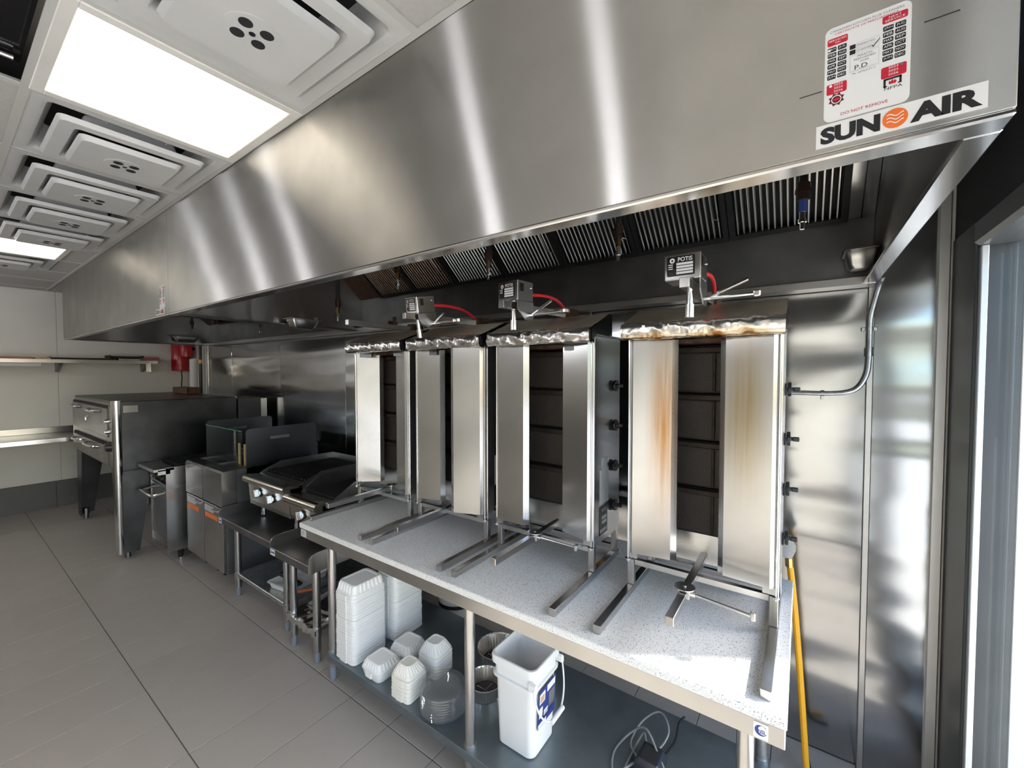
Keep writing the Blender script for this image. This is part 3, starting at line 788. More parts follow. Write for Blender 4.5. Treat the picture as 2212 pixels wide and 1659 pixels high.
# ------------------------------------------------------------------ stickers on the hood
def cert(x0, z0, w, h, y, label, fine=True):
    o = thing('service_certificate', (x0 + w / 2, y, z0), label, 'sticker')
    part('card', M().prism([(x0 + w / 2 + a, z0 + h / 2 + b) for a, b in rrect(w, h, .09 * w, 4)], 'y', y - .0008, y), LABEL_W, o)
    K = M(); Rd = M(); G = M(); Wt = M(); Kt = M(); Gl = M()
    X = lambda u: x0 + u * w
    Zf = lambda v: z0 + v * h
    def rect(m, u0, v0, u1, v1, dy, r=.006):
        m.prism([(X((u0 + u1) / 2) + a, Zf((v0 + v1) / 2) + b) for a, b in rrect((u1 - u0) * w, (v1 - v0) * h, r * w, 2)], 'y', y - dy - .0002, y - dy)
    y1 = .0009; y2 = y - .0014
    if fine:
        put_text(G, 'CANADIAN KITCHEN FLUE CLEANERS', X(.06), Zf(.945), .86 * w, .022 * h, y - .0011)
        put_text(Rd, 'CERTIFICATE OF PERFORMANCE', X(.12), Zf(.912), .74 * w, .020 * h, y - .0011)
    rect(Rd, .03, .81, .28, .885, y1, .02); rect(Rd, .68, .84, .96, .915, y1, .02)
    rect(Rd, .03, .29, .28, .40, y1, .02); rect(Rd, .68, .285, .96, .40, y1, .02)
    for u0, v0 in ((.035, .745), (.69, .765)):
        dv = .0605 if u0 > .5 else .0585
        du = .135 if u0 > .5 else .125
        for c in range(2):
            for r in range(6):
                a = u0 + c * du; b = v0 - r * dv
                rect(K, a, b, a + du - .018, b + dv - .012, y1, .012)
                if fine: put_text(Wt, ('JAN FEB MAR APR MAY JUN JUL AUG SEP OCT NOV DEC'.split())[c * 6 + r], X(a + .012), Zf(b + .012), (du - .042) * w, (dv - .036) * h, y2)
    rect(K, .305, .70, .375, .745, y1, .008); rect(K, .305, .645, .375, .69, y1, .008)
    if fine:
        put_text(Wt, 'SERVICED', X(.045), Zf(.85), .22 * w, .020 * h, y2); put_text(Wt, 'ON', X(.125), Zf(.823), .06 * w, .018 * h, y2)
        put_text(Wt, 'NEXT', X(.75), Zf(.88), .14 * w, .021 * h, y2); put_text(Wt, 'SERVICE', X(.71), Zf(.851), .22 * w, .021 * h, y2)
        for u, v in ((.12, .372), (.76, .372)):
            for q, t in enumerate(('2024', '2025', '2026')): put_text(Wt, t, X(u), Zf(v - .034 * q), .11 * w, .021 * h, y2)
        put_text(G, 'INSPECTED', X(.395), Zf(.715), .21 * w, .018 * h, y - .0011); put_text(G, 'CLEANED', X(.395), Zf(.66), .18 * w, .018 * h, y - .0011)
        for q, t in enumerate(('PERSON', 'PERFORMED', 'WORK')): put_text(G, t, X((.40, .36, .43)[q]), Zf(.60 - .030 * q), (.17, .25, .11)[q] * w, .019 * h, y - .0011)
        put_text(K, 'P.D', X(.37), Zf(.475), .15 * w, .045 * h, y - .0011)
        put_text(G, 'Ph. 4375577111', X(.345), Zf(.43), .27 * w, .017 * h, y - .0011)
        put_text(K, 'NFPA', X(.72), Zf(.165), .20 * w, .028 * h, y - .0011)
        put_text(Rd, 'DO NOT REMOVE', X(.215), Zf(.040), .55 * w, .030 * h, y - .0011)
        # outlined boxes, check mark
        for u0, v0, u1, v1 in ((.385, .70, .65, .752), (.385, .645, .65, .69), (.31, .46, .65, .632)):
            for a, b, c, d in ((u0, v0, u1, v0 + .003), (u0, v1 - .003, u1, v1), (u0, v0, u0 + .004, v1), (u1 - .004, v0, u1, v1)):
                Gl.box(X(a), X(c), y - .0011, y - .0009, Zf(b), Zf(d))
        Gl.box(X(.34), X(.62), y - .0011, y - .0009, Zf(.468), Zf(.471))
        flat_y(K, [(X(.575), Zf(.658)), (X(.585), Zf(.652)), (X(.66), Zf(.716)), (X(.655), Zf(.722))], y - .0012)
        flat_y(K, [(X(.565), Zf(.672)), (X(.573), Zf(.674)), (X(.588), Zf(.652)), (X(.580), Zf(.650))], y - .00125)
        # fire brigade badge (generic rosette) and flame frame
        flat_y(Kt, [(X(.155) + .105 * w * (1.0 if i % 2 else .72) * cos(2 * pi * i / 16), Zf(.225) + .105 * w * (1.0 if i % 2 else .72) * sin(2 * pi * i / 16)) for i in range(16)], y - .0011)
        Wt.add(*ring_geo(X(.155), Zf(.225), .052 * w, .064 * w, y - .0013))
        flat_y(Rd, [(X(.155) + .04 * w * cos(a), Zf(.225) + .022 * w * sin(a)) for a in [2 * pi * i / 16 for i in range(16)]], y - .0013)
        for a, b, c, d in ((.71, .195, .735, .272), (.885, .205, .91, .28), (.71, .262, .91, .28), (.71, .195, .75, .207), (.87, .205, .91, .216)):
            K.box(X(a), X(c), y - .0012, y - .0009, Zf(b), Zf(d))
        flat_y(Rd, [(X(u), Zf(v)) for u, v in ((.775, .215), (.845, .215), (.855, .235), (.835, .252), (.82, .238), (.808, .262), (.79, .24), (.775, .25), (.765, .232))], y - .0013)
        for u, v in ((.08, .38), (.055, .765), (.905, .385), (.915, .785)):
            flat_y(Wt if u < .5 else G, [(X(u) + .020 * w * cos(a), Zf(v) + .020 * w * sin(a)) for a in [2 * pi * i / 12 for i in range(12)]], y - .0016)
    for nm, mm, mt in (('black_print', K, INK_K), ('red_print', Rd, INK_R), ('grey_print', G, INK_G), ('white_print', Wt, INK_W), ('badge', Kt, INK_M), ('outline', Gl, LABEL_G)):
        if mm.v: part(nm, mm, mt, o)
def ring_geo(cx, cz, r0, r1, y, n=24):
    vs = []; fs = []
    for i in range(n):
        a = 2 * pi * i / n
        vs += [(cx + r0 * cos(a), y, cz + r0 * sin(a)), (cx + r1 * cos(a), y, cz + r1 * sin(a))]
    for i in range(n):
        k = (i + 1) % n; fs.append((2 * i, 2 * i + 1, 2 * k + 1, 2 * k))
    return vs, fs

def sun_air(x0, z0, w, h, y, label):
    o = thing('hood_sign', (x0 + w / 2, y, z0), label, 'sign')
    part('plate', M().box(x0, x0 + w, y - .001, y, z0, z0 + h), LABEL_W, o)
    K = M()
    put_text(K, 'SUN', x0 + .03 * w, z0 + .12 * h, .385 * w, .74 * h, y - .0014, .055)
    put_text(K, 'AIR', x0 + .59 * w, z0 + .12 * h, .385 * w, .74 * h, y - .0014, .055)
    part('lettering', K, INK_K, o)
    cx = x0 + .503 * w; cz = z0 + .49 * h; r = .40 * h
    part('disc', M().cyl((cx, y - .0015, cz), (cx, y - .001, cz), r, n=40), INK_O, o)
    wv = M()
    for q in (-.36, 0, .36):
        pts = [(cx + r * .66 * (t * 2 - 1), cz + q * r + .13 * r * sin(t * 2 * pi * 1.25 + .3)) for t in [i / 18 for i in range(19)]]
        for (a, b), (c, d) in zip(pts, pts[1:]):
            wv.add([(a, y - .0018, b - .05 * r), (c, y - .0018, d - .05 * r), (c, y - .0018, d + .05 * r), (a, y - .0018, b + .05 * r)], [(0, 1, 2, 3)])
    part('wave_lines', wv, INK_W, o)
cert(.0195, 1.9905, .0975, .1415, HY - .0002, 'white service certificate sticker with red and black month boxes on the near hood')
sun_air(.0105, 1.9535, .1825, .0345, HY - .0003, 'white brand plate reading SUN AIR with orange disc, near hood corner')
cert(-3.185, 1.985, .09, .135, HY - .0002, 'small faraway service certificate sticker at the hood joint', True)
sun_air(-3.262, 1.949, .155, .034, HY - .0003, 'small faraway brand plate reading SUN AIR at the hood joint')
single('pen_mark', M().box(.13, .165, HY - .0006, HY - .0001, 2.092, 2.0932), INK_K, 'short black scratch line on the hood right of the certificate', 'scratch')
single('pen_mark', M().box(-.012, .017, HY - .0006, HY - .0001, 2.041, 2.0422), INK_K, 'short black scratch line on the hood left of the certificate', 'scratch')

# ------------------------------------------------------------------ worktable
tb = thing('worktable', (-1.078, 1.48, 0), 'long worktable with speckled white stone top and steel legs under the doner grills', 'table')
part('table_top', M().box(-2.141, -.015, 1.098, 1.86, TT - .026, TT, .003), STONE, tb, 'speckled white stone top')
part('apron', M().box(-2.138, -.018, 1.103, 1.118, TT - .075, TT - .0265, .002), ST_H, tb)
part('apron', M().box(-2.138, -2.123, 1.1185, 1.85, TT - .075, TT - .0265, .002), ST_H, tb)
part('apron', M().box(-.033, -.018, 1.1185, 1.85, TT - .075, TT - .0265, .002), ST_H, tb)
part('apron', M().box(-2.122, -.034, 1.835, 1.85, TT - .075, TT - .0265, .002), ST_H, tb)
for x in (-1.98, -1.035, -.104):
    for y in (1.182, 1.772):
        l = part('leg', M().cyl((x, y, .07), (x, y, TT - .0755), .0205, n=20), ST_TUBE if y < 1.5 else GALV, tb)
        part('foot', M().lathe([(.013, 0), (.017, .01), (.017, .07)], (x, y, 0), 14), mat('grey_foot', (.22, .25, .30), .5), l)
        part('collar', M().cyl((x, y, .112), (x, y, .158), .0245, n=20), GALV, l)
part('undershelf', M().box(-1.985, -.075, 1.155, 1.79, .140, .145, .001).box(-1.985, -.075, 1.153, 1.157, .110, .145, .001).box(-1.985, -.075, 1.788, 1.792, .110, .145), mat('shelf_steel', (.20, .235, .26), .42, .75, noise=.15, nscale=7), tb)
s = thing('table_badge', (-.07, 1.1022, .745), 'small white square maker badge on the table edge, right end', 'sticker')
part('badge_plate', M().box(-.081, -.051, 1.1015, 1.1026, .7455, .7825), LABEL_W, s)
m = M()
lune = [(-.066 + .0125 * cos(a), .765 + .0125 * sin(a)) for a in [radians(40 + 280 * i / 20) for i in range(21)]]
lune += [(-.062 + .0095 * cos(a), .7665 + .0105 * sin(a)) for a in [radians(320 - 280 * i / 20) for i in range(21)]]
for i in range(20):
    flat_y(m, [lune[i], lune[i + 1], lune[40 - i], lune[41 - i]], 1.1012)
put_text(m, 'NSL', -.0715, .7585, .0165, .009, 1.1011, .02)
part('badge_print', m, INK_B, s)
s = thing('table_label', (-2.11, 1.1022, .745), 'pale rating label on the left end of the table edge', 'sticker')
part('label_card', M().box(-2.131, -2.082, 1.1015, 1.1026, .7475, .783), LABEL_G, s)
m = M()
for k in range(4): m.box(-2.124, -2.095 - .006 * (k % 2), 1.1008, 1.1014, .755 + .006 * k, .7565 + .006 * k)
part('label_lines', m, INK_G, s)

# ------------------------------------------------------------------ doner grills
def broiler(cx, label, aL, aR, motor, tilt, disc_y, mL, mR, burnt, side_label, rz=0.0, seed=1, yaw=0.0):
    rnd = random.Random(seed)
    o = thing('doner_grill', (cx, 1.14, TT), label, 'doner grill', 'upright doner grills on the worktable', rz)
    P = lambda name, m, mt, par=o, lab=None, smooth=32: part(name, m, mt, par, lab, smooth, local=True)
    for s in (-1, 1):
        P('foot', M().box(s * .205, s * .23, 0, .56, .0005, .0255, .0015), ST_TUBE)
        P('front_post', M().box(s * .206, s * .229, .298, .321, .026, .118, .0015), ST_TUBE)
        P('rear_post', M().box(s * .206, s * .229, .525, .548, .026, .16, .0015), ST_TUBE)
        P('side_panel', M().box(s * .213, s * .23, .297, .556, .119, .925, .002), ST_V)
        P('hinge_pin', M().cyl((s * .223, .287, .112), (s * .223, .287, .905), .0032, n=8).cyl((s * .223, .287, .119), (s * .223, .287, .124), .010, n=10), ST_BRIGHT)
    P('crossbar', M().box(-.205, .205, .302, .320, .098, .118, .001), ST_TUBE)
    P('rear_crossbar', M().box(-.205, .205, .53, .545, .03, .05, .001), ST_TUBE)
    P('back_panel', M().box(-.212, .212, .54, .556, .10, .925, .001), ST_DARK)
    P('top_panel', M().box(-.231, .231, .30, .558, .9255, .932, .001), ST_H)
    P('drip_panel', M().prism([(.44, .105), (.452, .105), (.462, .205), (.45, .205)], 'x', -.212, .212), ST_H)
    P('top_panel_inside', M().box(-.212, .212, .36, .54, .886, .9), RUST)
    for k in range(4):
        z0 = .208 + k * .1685
        b = P('burner', M().box(-.19, .19, .446, .50, z0, z0 + .165, .002), CHARRED)
        part('burner_mesh', M().box(-.178, .178, .441, .4455, z0 + .008, z0 + .140), BURNER, o, local=True)
        part('burner_rail', M().box(-.19, .19, .425, .4455, z0 + .143, z0 + .163, .003), SOOT, o, local=True)
        part('burner_bar', M().box(.020, .030, .432, .4405, z0 + .006, z0 + .142, .002), SOOT, o, local=True)
    # heat shields on the hinges
    for s, a, mt in ((-1, aL, mL), (1, aR, mR)):
        w = .165; t = radians(a)
        prof = [(.0, .020), (.0008, .0175), (.019, 0), (w - .019, 0), (w - .0008, .0175), (w, .020), (w - .003, .020), (w - .0035, .019), (w - .020, .003), (.020, .003), (.0035, .019), (.003, .020)]
        def tr(u, v):
            x = s * (.226 - u * cos(t) + v * sin(t)); y = .276 + u * sin(t) + v * cos(t)
            return x, y
        m = M(); n = len(prof)
        def zb(u): return .146 if .02 < u else .150
        vs = [(*tr(u, v), .147) for u, v in prof] + [(*tr(u, v), .897) for u, v in prof]
        fs = [(i, (i + 1) % n, n + (i + 1) % n, n + i) for i in range(n)]
        for i in range(n // 2 - 1):      # strip caps
            a1, b1, c1, d1 = i, i + 1, n - 2 - i, n - 1 - i
            fs.append((a1, b1, c1, d1)); fs.append((n + a1, n + d1, n + c1, n + b1))
        m.add(vs, fs)
        P('door', m, mt, o, None, 20)
        kx, ky = tr(.02, .008)
        P('door_tab', M().box(kx - .018, kx + .018, ky - .001, ky + .002, .128, .150), mt)
    # foil-wrapped canopy
    W = .236; nx = 110
    prof = [(.262, .897), (.250, .8955), (.240, .898), (.233, .904), (.230, .913), (.229, .923), (.229, .933), (.231, .942), (.236, .949), (.244, .953)]
    def crumple(x, k, sc, off): return noise.noise(Vector((x * sc, k * .33, off + seed * 3.1)))
    def edge(x0_, x1_, dy, amp, off):
        rings = []
        for i in range(nx + 1):
            x = x0_ + (x1_ - x0_) * i / nx; ring = []
            for k, (y, z) in enumerate(prof):
                c = crumple(x + z * 1.5, k * .8, 38, off) + .6 * abs(crumple(x - z, k, 85, off + 5)) + .3 * crumple(x, k * 2, 190, off + 9)
                ring.append((x, y + dy - amp * c, z + .35 * amp * crumple(x, k, 60, off + 2) + .003 * crumple(x, 0, 9, off + 7)))
            rings.append(ring)
        return M().loft(rings, False, False, closed=False)
    P('foil_edge', edge(-W, W, 0, .0055, 0), FOIL_BURNT if burnt == 2 else FOIL, o, None, 50)
    g = M(); rings = []
    for i in range(25):
        x = -W + 2 * W * i / 24
        rings.append([(x, .240 + .182 * q / 9, .949 + .071 * q / 9 + rnd.uniform(-1, 1) * .0012) for q in range(10)])
    g.loft(rings, False, False, closed=False)
    P('foil_cover', g, FOIL_SLOPE, o, None, 14)
    P('canopy', M().prism([(.245, .944), (.424, 1.0125), (.446, 1.008), (.446, .9325), (.30, .9325), (.262, .905)], 'x', -W + .004, W - .004), BLACK_MATT)
    for s in (-1, 1):
        P('canopy_end', M().prism([(.262, .9), (.25, .945), (.424, 1.018), (.440, 1.018), (.448, 1.006), (.448, .9325), (.30, .9325)], 'x', s * (W - .0035), s * (W + .001)), GLOSS_BLACK)
    P('front_rail', M().box(-.212, -.09, .300, .306, .872, .905), ST_DARK); P('front_rail', M().box(.10, .212, .300, .306, .872, .905), ST_DARK)
    # lower spit bar
    P('spit_bar', M().box(-.0115, .0115, -.03, .46, .1185, .1425, .0015), ST_TUBE)
    dk = P('spit_disc', M().cyl((0, disc_y, .1455), (0, disc_y, .149), .029, n=28).cyl((0, disc_y, .149), (0, disc_y, .152), .004, n=8).box(-.016, .016, disc_y - .014, disc_y + .014, .1175, .1455, .001), ST_H)
    if disc_y < .3:
        e = (.175, disc_y - .01, .1245) if disc_y < .2 else (.165, disc_y + .03, .115)
        ck = P('clamp_screw', M().cyl((.014, disc_y, .131), (.03, disc_y, .131), .0085, n=10).cyl((.03, disc_y, .131), e, .0042, n=8), ST_BRIGHT)
        part('clamp_grip', M().box(e[0] - .004, e[0] + .009, e[1] - .008, e[1] + .008, e[2] - .013, e[2] + .012, .003), ST_BRIGHT, o, local=True)
    # knobs on the right side
    for z in (.732, .570, .405, .242):
        k = P('knob', M().lathe([(.006, 0), (.006, .006), (.0225, .0065), (.0235, .012), (.0225, .0165), (.007, .017), (.006, .022)], n=20).xf(Matrix.Translation((.231, .478, z)) @ Matrix.Rotation(pi / 2, 4, 'Y')), BLACK)
        part('knob_collar', M().lathe([(.02, 0), (.021, .004), (.016, .0055)], n=18).xf(Matrix.Translation((.2305, .462, z)) @ Matrix.Rotation(pi / 2, 4, 'Y')), BLACK, o, local=True)
        part('knob_grip', M().box(.253, .272, .472, .484, z - .007, z + .007, .002), BLACK, o, local=True)
    P('gas_elbow', M().tube([(.12, .50, .08), (.17, .50, .075), (.185, .50, .085), (.187, .50, .12)], .013, 8), BRASS)
    if side_label:
        x = .2304
        P('rating_plate', M().box(x, x + .001, .345, .425, .15, .262), LABEL_K)
        m = M(); put_text_x(m, 'POTIS', .368, .238, .045, .012, x + .0014, .01)
        for q in range(4): m.box(x + .0011, x + .0015, .352 + .018 * q, .364 + .018 * q, .158, .172)
        for q in range(2): m.box(x + .0011, x + .0015, .37, .415, .19 + .018 * q, .203 + .018 * q)
        P('rating_print', m, LABEL_G)
        P('label_residue', M().box(x, x + .0008, .35, .435, .27, .405).box(x, x + .0008, .365, .42, .405, .45), LABEL_G)
    # upper arm, motor
    ym = .15
    P('mast', M().box(-.014, .014, .56, .585, .45, 1.06, .002), ST_DARK)
    YW = Matrix.Translation((0, .57, 0)) @ Matrix.Rotation(radians(yaw), 4, 'Z') @ Matrix.Translation((0, -.57, 0))
    P('arm', M().box(-.014, .014, .09, .555, 1.027, 1.055, .0015).xf(YW), ST_TUBE)
    P('arm_bracket', M().box(-.022, .022, .50, .585, 1.022, 1.070, .002).xf(YW), RUST)
    if not motor:
        P('arm_clip', M().box(-.006, .006, .38, .40, 1.03, 1.10, .002).box(-.02, -.012, .36, .42, 1.054, 1.075), RUST)
        return o
    R = YW @ Matrix.Translation((0, ym + .03, 1.035)) @ Matrix.Rotation(radians(tilt), 4, 'X') @ Matrix.Rotation(radians(tilt * .35), 4, 'Y') @ Matrix.Translation((0, -ym - .03, -1.035))
    Q = lambda m: m.xf(R)
    x0, x1, y0, y1, z0, z1 = -.070, .032, ym - .002, ym + .092, 1.062, 1.138
    mo = P('motor', Q(M().box(x0, x1, y0, y1, z0, z1, .003)), ST_H)
    P('motor_plate', Q(M().prism([((x0 + x1) / 2 - .004 + a, (z0 + z1) / 2 + .002 + b) for a, b in rrect(.078, .058, .004, 3)], 'y', y0 - .001, y0)), LABEL_K)
    m = M(); xc = (x0 + x1) / 2 - .004; zc = (z0 + z1) / 2 + .002
    put_text(m, 'POTiS', xc - .008, zc + .0125, .040, .0125, y0 - .0014, .02)
    for q in range(4): m.box(xc - .012, xc + .034, y0 - .0016, y0 - .0011, zc - .024 + .0088 * q, zc - .0175 + .0088 * q)
    for q in range(3): m.box(xc - .035, xc - .022, y0 - .0016, y0 - .0011, zc - .008 + .006 * q, zc - .0055 + .006 * q)
    m.add(*ring_geo(xc - .024, zc + .017, .003, .0075, y0 - .0014, 14))
    P('motor_print', Q(m), INK_W)
    P('motor_switch', Q(M().box(x1, x1 + .003, y0 + .012, y0 + .032, z1 - .042, z1 - .012)), BLACK)
    P('motor_screw', Q(M().cyl((x1, y1 - .012, z1 - .022), (x1 + .004, y1 - .012, z1 - .022), .004, n=8)), ST_BRIGHT)
    P('motor_bracket', Q(M().prism([(y0, z0 - .002), (y1, z0 - .002), (y1, .99), (y0 + .045, .99), (y0, 1.03)], 'x', x1 - .003, x1 + .0005)), ST_H)
    P('drive_shaft', Q(M().cyl((0, ym + .012, .962), (0, ym + .012, z0), .0095, n=12)), ST_BRIGHT)
    P('shaft_socket', Q(M().cyl((0, ym + .012, .950), (0, ym + .012, .988), .0135, n=16)), ST_BRIGHT)
    ys = ym + .075
    b1 = (x1 + .115, ys - .02, 1.052); b2 = (x1 + .128, ys + .02, 1.016)
    P('clamp_hub', Q(M().cyl((x1, ys, 1.012), (x1 + .014, ys, 1.012), .009, n=8)), ST_BRIGHT)
    P('clamp_lever', Q(M().cyl((x1 + .010, ys, 1.014), b1, .0055, n=8)), ST_BRIGHT)
    P('clamp_lever', Q(M().cyl((x1 + .012, ys, 1.010), b2, .0055, n=8)), ST_BRIGHT)
    if tilt > 3 or seed == 3:
        P('clamp_loop', Q(M().prism([(b2[0] + a, b2[1] + b + .02) for a, b in rrect(.05, .03, .012, 3)], 'z', b2[2] - .004, b2[2] + .008)), ST_BRIGHT)
    else:
        P('clamp_block', Q(M().box(b2[0] - .004, b2[0] + .014, b2[1] - .009, b2[1] + .009, b2[2] - .009, b2[2] + .009, .003)), ST_BRIGHT)
    e0 = R @ Vector((x1 - .012, y1, z1 - .045))
    P('motor_cable', M().tube(bezier(e0, e0 + Vector((.01, .05, .002)), YW @ Vector((.03, .40, 1.12)), YW @ Vector((.012, .49, 1.06)), 14), .0065, 8), RED_CABLE, o, 'red motor cable')
    return o

broiler(-.277, 'right-hand doner grill with brown heat-stained door and scorched foil canopy', 10, 5, True, 0, .146, ST_STAIN, ST_STAIN2, 2, False, 0, 11)
broiler(-.866, 'doner grill second from the window, black knobs down its visible side', 1, 16, True, 0, .245, ST_V, ST_V, 1, True, 0, 3, -6.7)
broiler(-1.380, 'doner grill third from the window, motor tilted, doors swung outward', 16, -20, True, 10, .36, ST_V, ST_V, 1, True, 0, 5, -11)
broiler(-1.897, 'farthest doner grill at the left table end, arm without motor', 42, 20, False, 0, .36, ST_V, ST_V, 1, False, 0, 8)

# ------------------------------------------------------------------ things on the table's undershelf
SH = .1455
def fluted(w, d, r, z, amp, ribs=26, N=208):
    """rounded rectangle ring of N points with ribs (flat near the corners)"""
    pts = [Vector(p) for p in rrect(w, d, r, 8)]; m = len(pts)
    seg = [(pts[(i + 1) % m] - pts[i]).length for i in range(m)]; tot = sum(seg); out = []
    for k in range(N):
        t = tot * k / N; i = 0
        while t > seg[i] and i < m - 1: t -= seg[i]; i += 1
        p = pts[i] + (pts[(i + 1) % m] - pts[i]) * (t / max(seg[i], 1e-9))
        q = pts[(i + 1) % m] - pts[i]; q = q.normalized() if q.length > 1e-9 else Vector((1, 0)); nrm = Vector((q.y, -q.x))
        e = amp * (max(-.3, min(1, 1.8 * sin(2 * pi * ribs * k / N))) - .35)
        out.append((p.x + nrm.x * e, p.y + nrm.y * e, z))
    return out
def shell_mesh(w, d, h, name):
    """one hinged foam tray, nested upside down in its stack"""
    m = M(); r = min(.03, w * .17)
    rings = [[(a, b, z) for a, b in rrect(w * k, d * k, r, 5)] for k, z in ((1.0, 0), (1.02, .002), (1.02, h * .4), (1.0, h * .5), (.998, h))]
    m.loft(rings)
    m.box(-w * .16, w * .16, -d * .53, -d * .505, 0, h * .92)          # latch tab
    return m
def lid_mesh(w, d, h, slope, amp, inset=True):
    k = slope; r = .024; k2 = k + .25 * (1 - k)
    rings = [fluted(w, d, r, 0, 0), fluted(w, d, r, .005, 0), fluted(w * .98, d * .98, r, .007, 0), fluted(w * .955, d * .955, r, .009, 0), fluted(w * .945, d * .945, r, .012, amp),
             fluted(w * k2, d * k2, r, h * .78, amp), fluted(w * (k + .08 * (1 - k)), d * (k + .08 * (1 - k)), r * .9, h * .93, amp * .3), fluted(w * k * .96, d * k * .96, r * .8, h, 0)]
    if inset: rings += [fluted(w * k * .80, d * k * .80, r * .5, h, 0), fluted(w * k * .76, d * k * .76, r * .5, h - .003, 0)]
    return M().loft(rings)
def foam_stack(x, y, w, d, h, n, rz, name, label_tray, label_lid, mt, group, lid_h=.05, slope=.86, amp=.0045, split=None):
    src = None; rs = random.Random(int(x * -1000))
    for k in range(n):
        px = x + rs.uniform(-1, 1) * .0012; py = y + rs.uniform(-1, 1) * .0012
        if split is not None and k >= split: px -= .004; py += .003
        z = SH + k * h
        if src is None:
            o = bpy.data.objects.new(name, shell_mesh(w, d, h * .97, name).mesh(name)); COL.objects.link(o); o.data.materials.append(mt); src = o
        else:
            o = src.copy(); COL.objects.link(o)
        o.location = (px, py, z); o.rotation_euler = (0, 0, rz)
        tag(o, label_tray, 'food container', group)
    o = bpy.data.objects.new(name, lid_mesh(w * .96, d * .96, lid_h, slope, amp).mesh(name)); COL.objects.link(o); o.data.materials.append(mt)
    o.location = (x, y, SH + n * h); o.rotation_euler = (0, 0, rz)
    tag(o, label_lid, 'food container', group)
foam_stack(-1.866, 1.272, .165, .20, .0148, 23, .0, 'foam_container', 'white foam container nested in the tall stack behind the left front table leg',
           'ribbed lid topping the tall foam stack behind the left front table leg', FOAM, 'foam containers in the tall front stack', split=15)
foam_stack(-1.850, 1.515, .165, .20, .0148, 23, .0, 'foam_container', 'white foam container nested in the tall stack behind the front stack',
           'ribbed lid topping the tall foam stack farther back on the shelf', FOAM, 'foam containers in the tall rear stack', split=14)
foam_stack(-1.440, 1.225, .118, .118, .0165, 6, .06, 'foam_box', 'cream foam box nested in the short stack beside the clear lids', 'peaked ribbed lid of the short cream stack beside the clear lids', FOAM_OLD, 'small foam boxes beside the clear lids', .048, .60, .004)
foam_stack(-1.448, 1.40, .125, .125, .0165, 6, .06, 'foam_box', 'foam box nested in the stack in front of the foil pans', 'peaked ribbed lid of the foam stack in front of the foil pans', FOAM, 'small foam boxes in front of the foil pans', .050, .60, .004)
def clam(x, y, w, d, rz, label, mt, zo=0):
    o = thing('foam_clamshell', (x, y, SH + zo), label, 'food container', None, rz)
    part('tray', M().loft([[(a, b, z) for a, b in rrect(w * k, d * k, .025, 5)] for k, z in ((.86, 0), (.9, .004), (1.0, .038), (1.03, .040), (1.03, .044))]).box(-.02, .02, -d * .56, -d * .5, .018, .043), mt, o, local=True)
    l = part('lid', lid_mesh(w, d, .036, .78, .0035), mt, o, local=True); l.location.z += .0445
clam(-1.648, 1.232, .14, .135, .0, 'closed foam clamshell on the shelf front, in front of the tall stack', FOAM)
clam(-1.638, 1.392, .14, .135, .05, 'closed foam clamshell half hidden behind the front clamshell', FOAM)

def clear_lids():
    cx, cy, r = -1.258, 1.262, .098
    src = None
    for k in range(9):
        z = SH + k * .0105
        if src is None:
            m = M().lathe([(r, 0), (r + .002, .002), (r, .004), (r - .001, .0085), (r - .004, .0102), (r - .028, .0102), (r - .033, .004), (.0, .0036)], n=40, cap0=False, cap1=False)
            o = bpy.data.objects.new('clear_lid', m.mesh('clear_lid')); COL.objects.link(o); o.data.materials.append(CLEAR); src = o
        else: o = src.copy(); COL.objects.link(o)
        o.location = (cx + .0015 * sin(k * 2.1), cy + .0015 * cos(k * 1.7), z)
        tag(o, 'clear round plastic lid stacked on the shelf beside the middle table leg', 'lid', 'clear plastic lids in a stack')
clear_lids()

def foil_pan(x, y, z, r, h, label, n_in=1, dark=True):
    o = thing('foil_pan', (x, y, z), label, 'foil pan', 'round foil pans behind the middle leg')
    N = 72; rings = []
    prof = [(r * .70, 0), (r * .74, .001), (r * .97, h - .006), (r * 1.0, h - .006), (r * 1.03, h - .003), (r * 1.03, h), (r * .99, h + .001), (r * .95, h - .004), (r * .72, .006), (r * .5, .005)]
    for i, (rr, zz) in enumerate(prof):
        rings.append([(( rr + (.0018 if k % 2 else -.0018) * (1 if i in (1, 2, 7, 8) else .2)) * cos(2 * pi * k / N), (rr + (.0018 if k % 2 else -.0018) * (1 if i in (1, 2, 7, 8) else .2)) * sin(2 * pi * k / N), zz) for k in range(N)])
    part('pan', M().loft(rings), FOIL, o, local=True, smooth=15)
    if dark:
        part('base_insert', M().lathe([(r * .70, .0), (r * .70, .010), (0, .011)], (0, 0, .004), 30, False, False), mat('dark_insert', (.05, .05, .055), .4, .4), o, local=True)
        part('base_ribs', M().box(-r * .6, r * .6, -.002, .002, .0152, .017).box(-.002, .002, -r * .6, r * .6, .0152, .017), ST_TUBE, o, local=True)
foil_pan(-1.225, 1.615, SH, .105, .085, 'round crinkled foil pan farther back beside the middle table leg')
foil_pan(-1.150, 1.418, SH, .082, .072, 'round crinkled foil pan in front, between the middle leg and pail')
foil_pan(-1.005, 1.615, SH, .115, .20, 'deep round foil pan stack standing behind the white pail', dark=False)

